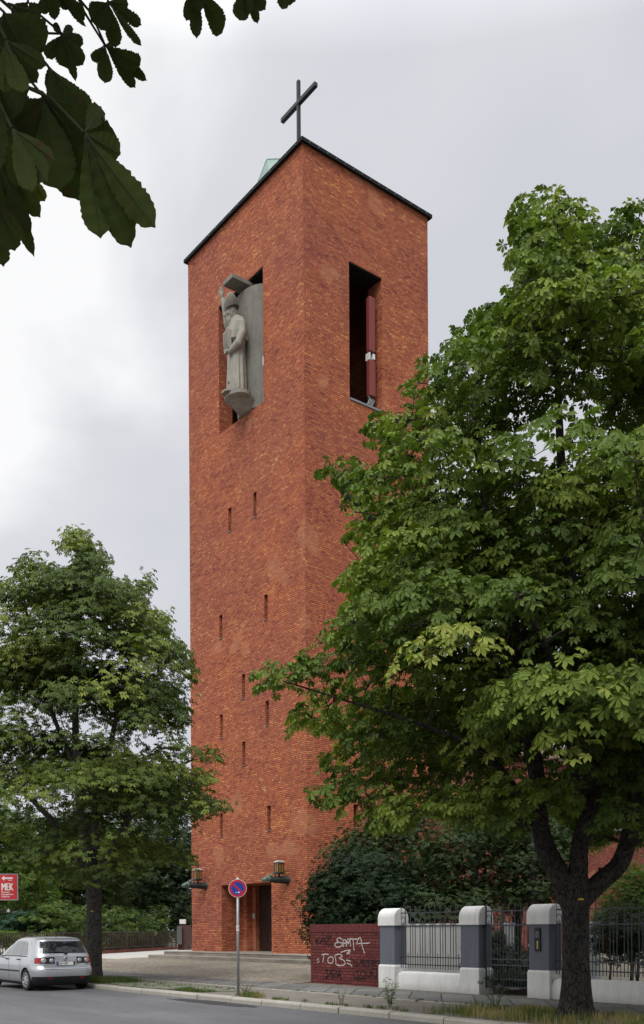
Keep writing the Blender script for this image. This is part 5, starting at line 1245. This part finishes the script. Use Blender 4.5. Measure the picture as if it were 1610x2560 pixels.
# garden behind the street fence: a dark yew, maples with bare lower trunks, a lighter sapling and a shrub
yb = bearing(850, 30.0)
mass('yew_bush', 'big dark yew bush rising behind the graffiti wall', 'bush', (yb.x, yb.y, .2),
     [B_(882, 2260, 30.0, 1.15, 1.25), B_(832, 2225, 30.2, .75, .75), B_(817, 2290, 30.0, .55, 1.0), B_(932, 2200, 30.6, 1.1, .9), B_(972, 2280, 29.6, 1.0, 1.1), B_(877, 2170, 30.8, .8, .55), B_(985, 2220, 30.6, .9, .8)], 17000, .115, S5, M['leaf_yew'],
     stems=[stem(850, 30, 2250, .14, .06)], tone_mu=.45, clump=.22, droopy=.25)
MP = palmate(5, 1, .3)
maples = [(960, 32.5, [B_(930, 2105, 32.5, 1.1, .7), B_(1000, 2060, 32.7, 1.2, .8), B_(1050, 2150, 32.5, 1.1, .7), B_(890, 2140, 32.3, .8, .5), B_(1080, 2230, 31.5, 1.1, .55)], 'dark maple leaning against the tower side behind the yew'),
          (1190, 30.0, [B_(1120, 2120, 30, 1.1, .6), B_(1190, 2190, 30.3, 1.1, .6), B_(1130, 2260, 29.6, 1.3, .55), B_(1220, 2060, 30.6, 1.3, .8), B_(1030, 2270, 29.4, 1.0, .5)], 'dark maple with a stout trunk behind the left railing end and gate'),
          (1285, 31.0, [B_(1270, 2130, 31, 1.0, .6), B_(1330, 2070, 31.4, 1.2, .8), B_(1290, 2230, 30.6, .9, .5), B_(1180, 2235, 30.8, .9, .4)], 'slim maple seen through the middle of the gate'),
          (1328, 29.0, [B_(1350, 2150, 29.5, .9, .6), B_(1400, 2060, 30, 1.0, .7), B_(1335, 2225, 29.3, .8, .45)], 'thin dark maple stem just left of the intercom pillar')]
for px_, D, bl, lab in maples:
    b = bearing(px_, D)
    mass('maple_tree', lab, 'maple tree', (b.x, b.y, .2), bl, 3000 if px_ > 1200 else 5200, .125, MP, M['leaf_maple'], stems=[stem(px_, D, 2060, .19 if px_ == 1190 else .13, .08, rng.uniform(-10, 10)), stem(px_ + 6, D + .4, 2140, .07, .04, 22)], group='maples in the church garden', clump=.32, droopy=.1, tmat='bark')
b = bearing(1260, 35)
mass('lime_sapling', 'bright green young tree glimpsed under the big chestnut crown', 'young tree', (b.x, b.y, .3), [B_(1240, 2060, 35, 1.5, .7), B_(1330, 2030, 35.5, 1.4, .9), B_(1420, 2080, 35.5, 1.3, 1.0), B_(1180, 2020, 35, 1.2, .8), B_(1480, 2010, 35, 1.2, .9)], 4500, .15, S5, M['leaf_bright'], stems=[stem(1260, 35, 2050, .1, .05)], clump=.3)
b = bearing(1575, 24)
mass('garden_shrub', 'yellow green loose shrub behind the right end of the railing', 'shrub', (b.x, b.y, .2), [B_(1560, 2230, 24, .65, .55), B_(1610, 2200, 24.5, .7, .6), B_(1650, 2260, 24, .9, .8), B_(1535, 2290, 24, .5, .4)], 3600, .085, S5, M['leaf_bright'], stems=[stem(1575, 24, 2230, .05, .02), stem(1590, 24.2, 2230, .04, .02)], tone_mu=.25, clump=.16)
b = bearing(1560, 21.5)
mass('garden_hedge', 'low dark clipped hedge behind the railing right of the big trunk', 'hedge', (b.x, b.y, .15), [B_(1520, 2350, 21.6, .42, .5), B_(1575, 2345, 21.4, .5, .5), B_(1640, 2350, 21.2, .6, .6), B_(1550, 2310, 22.2, .6, .35)], 4200, .07, S5, M['leaf_yew'], stems=[stem(1520, 21.6, 2350, .03, .02), stem(1575, 21.4, 2345, .03, .02)], tone_mu=.7, clump=.12)
b = bearing(1250, 24)
mass('shade_bush', 'dark bush standing behind the garden gate', 'bush', (b.x, b.y, .15), [B_(1215, 2400, 24.6, .4, .5), B_(1300, 2410, 24.0, .35, .45), B_(1245, 2360, 25.5, .35, .4)], 2600, .09, S5, M['leaf_yew'], clump=.13)
b = bearing(1330, 23)
mass('ground_plants', 'low dark ground plants inside the garden gate', 'plants', (b.x, b.y, .15), [B_(1250 + 30 * k, 2445, 23.6 - .2 * k, .5, .18) for k in range(5)], 2200, .07, S5, M['leaf_yew'], tone_mu=.6, clump=.15)
# beyond the boundary fence on the left
bgt = [('deciduous_tree', 'tall yellow green tree at the far left edge behind the museum sign', 'leaf_bright', -30, 58, [(-60, 2080, 3.0, 3.0), (30, 2120, 2.2, 1.6), (-20, 2200, 2.5, 1.4), (60, 2190, 1.6, .8), (80, 2245, 1.3, .6)], 5200, .26, .25),
       ('deciduous_tree', 'grey green feathery tree directly behind the chestnut trunk', 'leaf_bg', 190, 66, [(170, 2150, 3.0, 2.2), (120, 2215, 2.2, 1.3), (250, 2190, 2.4, 1.8), (300, 2130, 2.4, 1.6), (210, 2250, 2.2, 1.0)], 6500, .24, .40),
       ('cypress_tree', 'broad dark conifer with drooping sprays left of the tower', 'leaf_conifer', 400, 74, [(400, 2120, 2.6, 2.6), (360, 2200, 2.6, 2.0), (430, 2230, 2.3, 2.0), (450, 2140, 2.0, 2.4), (470, 2260, 1.4, 1.6), (478, 2310, 1.3, 1.3), (440, 2300, 1.4, 1.2), (300, 2240, 2.2, 1.3), (400, 2040, 1.9, 1.8)], 11000, .26, .45),
       ('deciduous_tree', 'dark tree filling the gap left of the conifer', 'leaf_conifer', 290, 80, [(280, 2080, 3.2, 2.6), (330, 2200, 3.2, 2.4), (210, 2100, 2.6, 2.2)], 6500, .28, .5),
       ('deciduous_tree', 'distant dark tree behind the parked car roof', 'leaf_bg', 60, 78, [(40, 2130, 4.5, 3.0), (110, 2210, 3.4, 2.2), (-60, 2180, 4.2, 2.5), (150, 2100, 3.0, 2.2), (20, 2260, 4.0, 1.6)], 8000, .30, .22)]
for nm, lab, mt, px_, D, bl, n, s, tn in bgt:
    b = bearing(px_, D)
    mass(nm, lab, 'conifer' if 'cypress' in nm else 'tree', (b.x, b.y, .3), [B_(x, y, D + rng.uniform(-1, 1), r1, rz_) for x, y, r1, rz_ in bl], n, s, S5, M[mt], stems=[stem(px_, D, bl[0][1], .3, .12)], group='trees beyond the boundary fence', tone_mu=tn, clump=.45, droopy=.5 if mt == 'leaf_conifer' else .1)
shr = [('rhododendron', 'bluish green bush low behind the fence at far left', 'leaf_blue', 60, 54, [(50, 2310, 1.0, .55), (90, 2300, .9, .6), (20, 2325, .9, .4)], 2600, .17),
       ('garden_bush', 'grey brown bush between the bluish bush and the russet one', 'leaf_bg', 125, 57, [(120, 2290, 1.2, .9), (150, 2310, .9, .6), (100, 2275, .9, .5)], 2600, .15),
       ('garden_bush', 'russet brown bush left of the chestnut trunk', 'leaf_red', 185, 59, [(180, 2310, 1.1, .5), (200, 2325, .9, .4), (160, 2325, .8, .3)], 2200, .15),
       ('garden_bush', 'yellow green bush behind the car roof at the left edge', 'leaf_bright', 15, 51, [(10, 2345, .9, .4), (35, 2355, .6, .3)], 1200, .14)]
for nm, lab, mt, px_, D, bl, n, s in shr:
    b = bearing(px_, D)
    mass(nm, lab, 'bush', (b.x, b.y, .3), [B_(x, y, D, r1, rz_) for x, y, r1, rz_ in bl], n, s, S5, M[mt], group='bushes behind the boundary fence', clump=.2, tone_mu=.3)
b = bearing(340, 66)
mass('clipped_hedge', 'long bright green yew hedge above the boundary fence', 'hedge', (b.x, b.y, .3), [(tuple(fa.lerp(fc, .36 + .66 * k / 11) + fn_ * (1.5 if fn_.dot(fwd) > 0 else -1.5) + Vector((0, 0, 1.35 + rng.uniform(-.1, .15)))), 1.15, 1.0, 1.75) for k in range(12)], 15000, .16, S5, M['leaf_hedge'], clump=.2, tone_mu=.45)
b = bearing(60, 50)
house = empty('distant_house', at(20, 2300, 96), 'pale house corner glimpsed between bushes at the far left', 'house')
mb = MB(); mb.obox(at(-6, 2290, 95), right * 2.2, fwd * 3, Vector((0, 0, 2.2))); build('wall', mb, M['pale_wall'], house)
mb = MB(); mb.obox(at(8, 2300, 91.9), right * .9, fwd * .05, Vector((0, 0, .7))); build('window', mb, M['dark'], house)
# more street greenery outside the frame so that the place carries on
# ------------------------------------------------------------------ near chestnut branch hanging into the picture at the top left
tp0 = bearing(-1500, 2.4)
nt = empty('near_chestnut', (tp0.x, tp0.y, .0), 'horse chestnut whose large leaves hang close at the top left corner', 'tree')
Zq = .502
def np_(zx, zy, D): return at(zx * Zq, zy * Zq, D)
mb = MB(); q0 = Vector((tp0.x, tp0.y, 0))
mb.tube([q0 + Vector((0, 0, -.1)), q0 + Vector((0, 0, 1.0)), q0 + Vector((.05, .03, 2.6)), q0 + Vector((.1, .1, 4.6))], [.30, .24, .21, .14], 16)
A1, A2, A3 = at(-500, 250, 2.5), at(-180, 200, 2.3), at(0, 120, 2.35)
mb.tube([q0 + Vector((.03, .02, 2.6)), (q0 + Vector((0, 0, 3.4)) + A1) / 2 + Vector((0, 0, .1)), A1, A2, A3], [.10, .05, .025, .014, .007], 8)
B1, B2 = at(-400, -600, 3.0), at(300, -300, 2.7)
mb.tube([q0 + Vector((.05, .05, 3.8)), B1, B2, at(480, -120, 2.6), at(640, -60, 2.6)], [.09, .04, .018, .009, .005], 8)
build('trunk', mb, M['bark'], nt, smooth=True)
LV, LF, LT = [], [], []; twigs = MB()
def leaflet(base, tip, width, tone, bend=.12, roll_=0.0, curl=.10):
    b0 = len(LV); ax = tip - base; L = ax.length; t_ = ax.normalized()
    view = (base + tip) / 2 - Vector((0, 0, ZC)); view.normalize()
    side = t_.cross(view).normalized(); nrm_ = side.cross(t_).normalized()
    side = (side * math.cos(roll_) + nrm_ * math.sin(roll_)); nrm_ = side.cross(t_).normalized()
    n = 30
    for i in range(n + 1):
        u = i / n; w_ = width / 2 * (math.sin(math.pi * min(1, u ** 1.7 * 1.0)) ** .75 if u < 1 else 0)
        w_ = width / 2 * (max(.03, math.sin(math.pi / 2 * u / .70) ** 1.35) if u < .70 else max(.01, 1 - ((u - .70) / .30) ** 2.1) ** .62)
        if u > .96: w_ = max(w_ * .45, width * .01)
        ser = 1 + (.055 if i % 2 else -.045) + (rng.uniform(-.14, .04) if rng.random() < .2 else 0)
        c = base + ax * u + nrm_ * (bend * L * math.sin(u * 2.6))
        for s, k in ((-1, 1.0), (-.5, 1), (0, 0), (.5, 1), (1, 1.0)):
            j = ser * (1 + rng.uniform(-.05, .05)) if abs(s) == 1 else 1
            rip = .012 * L * math.sin(u * 40) * abs(s)
            LV.append(tuple(c + side * w_ * s * j + nrm_ * (abs(s) * w_ * .28 - (abs(s) > .9) * curl * w_ + rip))); LT.append(min(1, max(0, tone + (.05 if s == 0 else 0) + (.05 if i % 3 == 0 else 0) + rng.uniform(-.03, .03))))
    for i in range(n):
        for k in range(4): a = b0 + i * 5 + k; LF.append((a, a + 1, a + 6, a + 5))
    twigs.tube([base + ax * .02, base + ax * .5 + nrm_ * (bend * L * math.sin(1.3)) - nrm_ * .0015, base + ax * .97 + nrm_ * (bend * L * math.sin(2.5))], [.0022, .0014, .0006], 5, cap=False)
def compound(cx, cy, D, leaflets, tone=.35, petiole=None, sc=1.0):
    c = np_(cx, cy, D)
    for tx, ty, w_ in leaflets:
        dd = D + rng.uniform(-.05, .10) * 1.0
        t_ = np_(tx, ty, dd); leaflet(c, t_, w_ * Zq * D / FPX * .95, tone + rng.uniform(-.12, .12), bend=rng.uniform(-.08, .12), roll_=rng.uniform(-.35, .35))
    if petiole:
        p = np_(*petiole); twigs.tube([c, (c + p) / 2 + Vector((0, 0, .02)), p], [.003, .0028, .0035], 6, cap=False)
compound(215, 480, 2.15, [(300, 950, 215), (395, 1000, 200), (520, 900, 190), (600, 765, 170), (140, 820, 190), (450, 545, 110), (30, 700, 190)], .35, (-120, 150, 2.3))
compound(420, 660, 2.05, [(500, 1180, 165), (655, 1235, 170), (772, 1132, 150), (600, 770, 130), (500, 535, 100)], .32, (100, 420, 2.2))
compound(20, 60, 2.25, [(225, 250, 210), (160, 330, 210), (60, 420, 220), (-60, 380, 200)], .45, (-200, -60, 2.35))
compound(-40, 330, 2.1, [(110, 560, 200), (180, 730, 210), (60, 860, 210), (-60, 900, 200)], .3, (-250, 150, 2.3))
compound(-50, 720, 2.25, [(150, 900, 150), (195, 1078, 100), (150, 1150, 70), (165, 1265, 70), (70, 1150, 130)], .45, (-260, 300, 2.3))
compound(-60, 960, 2.2, [(75, 1250, 130), (20, 1330, 120), (90, 1180, 60)], .45, (-260, 400, 2.3))
compound(135, 845, 2.3, [(110, 985, 85), (225, 1002, 68), (160, 960, 60)], .85, (60, 700, 2.3))
compound(240, 330, 2.3, [(260, 470, 60), (330, 520, 70), (440, 530, 90), (300, 600, 110)], .3, (60, 200, 2.3))
compound(310, 168, 2.6, [(340, 345, 135), (232, 290, 70), (377, 410, 45), (415, 325, 82), (417, 220, 62), (375, 145, 45), (262, 120, 40)], .35, (40, 20, 2.5))
compound(522, 222, 2.6, [(462, 298, 48), (522, 418, 82), (675, 438, 62), (728, 400, 50), (690, 315, 95), (565, 235, 40)], .35, (390, -10, 2.6))
compound(538, 8, 2.5, [(574, 242, 85), (500, 150, 80), (702, 220, 42), (705, 125, 62), (455, 105, 110), (640, 20, 60)], .35, (500, -200, 2.6))
compound(140, 8, 2.6, [(112, 75, 45), (200, 98, 85), (60, 80, 60)], .35, (100, -160, 2.5))
compound(270, -60, 2.6, [(275, 110, 62), (345, 50, 60), (200, 60, 60), (410, 90, 70), (435, 140, 30)], .35, (200, -200, 2.5))
compound(968, -80, 2.6, [(925, 105, 62), (980, 198, 66), (1092, 155, 105), (1000, 60, 60)], .3, (1000, -250, 2.6))
compound(1225, -90, 2.6, [(1195, 95, 85), (1285, 122, 50), (1328, 55, 75), (1240, 80, 60)], .3, (1200, -250, 2.6))
compound(1430, -110, 2.6, [(1405, 42, 62), (1445, 30, 60), (1470, 10, 50)], .3, (1300, -260, 2.6))
compound(330, 590, 2.25, [(420, 800, 110), (350, 840, 110), (260, 800, 110), (470, 720, 90), (200, 720, 90)], .5, (100, 420, 2.3))
compound(480, 900, 2.2, [(440, 1100, 80), (560, 1090, 90), (640, 1010, 80), (690, 960, 70)], .4, (420, 660, 2.1))
compound(60, 640, 2.0, [(230, 900, 110), (160, 960, 110), (80, 940, 110), (270, 800, 80)], .45, (-100, 400, 2.2))
compound(30, 200, 2.0, [(190, 420, 100), (110, 450, 110), (230, 330, 80), (20, 450, 100)], .55, (-100, 0, 2.2))
tw_m = simple('brown_twig', (.05, .04, .025), .8)
for tw in ([(-60, -60, 2.5), (40, 30, 2.5), (130, 110, 2.55), (230, 165, 2.6), (310, 168, 2.6)], [(370, -60, 2.6), (420, 60, 2.6), (520, 222, 2.6)], [(1000, -250, 2.6), (960, -600, 2.65)], [(1200, -250, 2.6), (1200, -600, 2.65)],
           [(1300, -260, 2.6), (1250, -600, 2.65)], [(500, -200, 2.6), (450, -600, 2.65)], [(200, -200, 2.6), (100, -600, 2.65)], [(100, -160, 2.6), (0, -600, 2.65)]):
    P_ = [np_(*q) for q in tw]; build('twig', MB().tube(P_, [.0042 - .0018 * k / (len(P_) - 1) for k in range(len(P_))], 6), tw_m, nt)
# a few more leaves further out along the same boughs, above and left of the picture
for k in range(26):
    zx, zy = rng.choice([(rng.uniform(-900, -250), rng.uniform(-500, 1100)), (rng.uniform(-700, 1500), rng.uniform(-900, -420))]); D = rng.uniform(2.2, 3.0)
    compound(zx, zy, D, [(zx + rng.uniform(-40, 40) + 190 * math.sin(a_), zy + 190 * math.cos(a_), 90) for a_ in (-1.3, -.8, -.3, .2, .7, 1.2)], .4)
# unseen canopy added overhead and to the left to shade the hanging leaves
cn = 5200; cx0 = bearing(-1100, 3.2); d_ = nr.normal(0, 1, (cn, 3)); d_ /= np.linalg.norm(d_, axis=1, keepdims=True)
cpos = np.array([cx0.x, cx0.y, 6.2]) + d_ * (nr.uniform(.2, 1, cn) ** .4)[:, None] * np.array([3.6, 3.6, 2.6])
rel = cpos - np.array([0, 0, ZC]); dep = -SU * cpos[:, 0] + CU * cpos[:, 1]; lat = CU * cpos[:, 0] + SU * cpos[:, 1]
# keep clear of everything the picture looks through
inv = (dep > .2) & (lat > -.345 * dep - .35) & (lat < .345 * dep + .4) & (cpos[:, 2] < ZC + .955 * dep + .35)
cpos = cpos[~inv]
Vc, Fc, Ac = scatter(palmate(7, 2), cpos, np.array([0, 0, 1.0]) + norm_rand(len(cpos), .3), norm_rand(len(cpos), 1), nr.uniform(.15, .24, len(cpos)), np.clip(nr.normal(.4, .15, len(cpos)), 0, 1))
np_mesh('shade_crown', Vc, Fc, M['leaf_chestnut'], nt, Ac)
V = np.array(LV); np_mesh('crown', V, np.array(LF), M['leaf_near'], nt, np.array(LT))
crown_o = [c for c in nt.children if c.name.startswith('crown')][0]
crown_o.data.polygons.foreach_set('use_smooth', [True] * len(crown_o.data.polygons))
build('leaf_stalks', twigs, simple('green_twig', (.040, .048, .020), .8), nt, fixn=False)['kind'] = 'stuff'

# ------------------------------------------------------------------ grass, weeds, litter
def blades(name, label, pts, hmin, hmax, tone_fn, kind='stuff', w=.006, lean=.35, z=.125):
    n = len(pts); P = np.zeros((n, 3)); P[:, :2] = pts; P[:, 2] = z
    a = nr.uniform(0, 2 * np.pi, n); h = nr.uniform(hmin, hmax, n); le = nr.uniform(.05, lean, n) * h
    d = np.stack([np.cos(a), np.sin(a), np.zeros(n)], 1); s = np.stack([-np.sin(a), np.cos(a), np.zeros(n)], 1) * w
    up_ = np.array([0, 0, 1.0])
    V = np.stack([P - s, P + s, P + s * .7 + d * (le * .35)[:, None] + up_ * (h * .6)[:, None], P - s * .7 + d * (le * .35)[:, None] + up_ * (h * .6)[:, None], P + d * le[:, None] + up_ * h[:, None], P + d * le[:, None] * 1.02 + up_ * h[:, None]], 1)
    F = np.array([[0, 1, 2, 3], [3, 2, 5, 4]])[None] + (np.arange(n) * 6)[:, None, None]
    o = np_mesh(name, V.reshape(-1, 3), F.reshape(-1, 4), M['grass'], None, np.repeat(tone_fn(P, n), 6)); return tag(o, label, kind=kind)
def clustered(n, x0, x1, y0, y1, nc, sp):
    c = np.stack([nr.uniform(x0, x1, nc), nr.uniform(y0, y1, nc)], 1); k = nr.integers(0, nc, n); p = c[k] + nr.normal(0, sp, (n, 2))
    m_ = (p[:, 1] > 12.62) & (p[:, 1] < 17.1); return p[m_]
def dry(P, n): s_ = np.sin(P[:, 0] * 3.1 + 1) * .5 + np.sin(P[:, 1] * 5 + P[:, 0] * 1.7) * .5; return np.clip(.62 + .28 * s_ + nr.normal(0, .12, n), 0, 1)
def green(P, n): return np.clip(nr.normal(.35, .12, n), 0, 1)
blades('dry_grass', None, clustered(5200, -13.1, -6.5, 12.75, 14.2, 75, .15), .04, .22, dry)
blades('dry_grass', None, clustered(3500, -12.6, -7.0, 14.0, 14.8, 40, .12), .04, .15, dry)
blades('grass', None, clustered(4200, -28.6, -26.6, 12.75, 13.8, 34, .12), .05, .19, green, w=.009)
blades('grass', None, clustered(900, -22.2, -20.9, 12.7, 13.0, 14, .08), .03, .10, green, w=.008)
blades('grass', None, clustered(700, -19.6, -18.6, 12.72, 13.1, 10, .07), .04, .15, dry, w=.006)
blades('grass', None, clustered(500, -18.2, -13.5, 12.66, 12.9, 16, .045), .02, .08, green)
blades('grass', None, clustered(900, -27, -21, 12.7, 14.2, 60, .07), .02, .07, green, w=.007)
blades('grass', None, clustered(700, -22.6, -19.6, 17.2, 17.28, 14, .06), .03, .09, green)
blades('grass', None, clustered(900, -22, -8, 14.6, 15.0, 30, .03), .02, .06, green)
def weed(name, label, x, y, h, n, mat, s, spread, grp=None):
    root = empty(name, (x, y, .12), label, 'weed', grp); st = MB(); PP, NN, HH = [], [], []
    for k in range(n):
        a_ = 2 * math.pi * k / n + rng.uniform(-.4, .4); hh = h * rng.uniform(.6, 1); sp_ = spread * rng.uniform(.4, 1)
        p0 = Vector((x + .02 * math.cos(a_), y + .02 * math.sin(a_), .12)); p1 = p0 + Vector((sp_ * .4 * math.cos(a_), sp_ * .4 * math.sin(a_), hh * .55)); p2 = p0 + Vector((sp_ * math.cos(a_), sp_ * math.sin(a_), hh))
        st.tube([p0, p1, p2], [.006, .0045, .002], 5)
        for j in range(16):
            t = .15 + .85 * j / 15; c = p0.lerp(p1, t * 2) if t < .5 else p1.lerp(p2, t * 2 - 1); b_ = rng.uniform(0, 6.28)
            PP.append(tuple(c)); HH.append((math.cos(b_), math.sin(b_), .35)); NN.append((rng.uniform(-.3, .3), rng.uniform(-.3, .3), 1))
    build('stem', st, simple('weed_stem', (.10, .13, .05), .8), root, fixn=False)
    P = np.array(PP); V, F, A = scatter(simple_leaf(1, .34), P, np.array(NN), np.array(HH), s * nr.uniform(.6, 1.2, len(P)), np.clip(nr.normal(.4, .15, len(P)), 0, 1))
    np_mesh('leaves', V, F, mat, root, A)
weed('tall_weed', 'tall leafy green weed on the verge in front of the pillar left of the gate', -14.75, 13.25, .62, 6, M['leaf_bright'], .10, .16)
weed('weed_bush', 'small grey green bushy weed at the verge below the gate', -12.95, 14.35, .42, 9, M['leaf_blue'], .055, .24)
weed('seeding_weed', 'thin straggly weed at the kerb between the sign post and the tall weed', -15.9, 12.95, .34, 5, M['grass'], .05, .16)
weed('seeding_weed', 'thin yellowish weed growing at the foot of the sign post', -19.45, 12.95, .34, 8, M['grass'], .06, .22)
n = 260; P = np.stack([nr.uniform(-28, -8, n), nr.uniform(12.65, 17.0, n), np.full(n, .146)], 1)
V, F, A = scatter(simple_leaf(), P, np.array([0, 0, 1.0]) + norm_rand(n, .2), norm_rand(n, 1), nr.uniform(.02, .05, n), nr.uniform(.5, 1, n))
tag(np_mesh('fallen_leaves', V, F, M['leaf_red'], None, A), kind='stuff')
n = 9; P = np.stack([nr.uniform(-21, -12, n), nr.uniform(8.5, 12.2, n), np.full(n, .012)], 1)
V, F, A = scatter(simple_leaf(), P, np.array([0, 0, 1.0]) + norm_rand(n, .2), norm_rand(n, 1), nr.uniform(.02, .06, n), nr.uniform(.5, 1, n))
tag(np_mesh('paper_scraps', V, F, M['white'], None, A), kind='stuff')
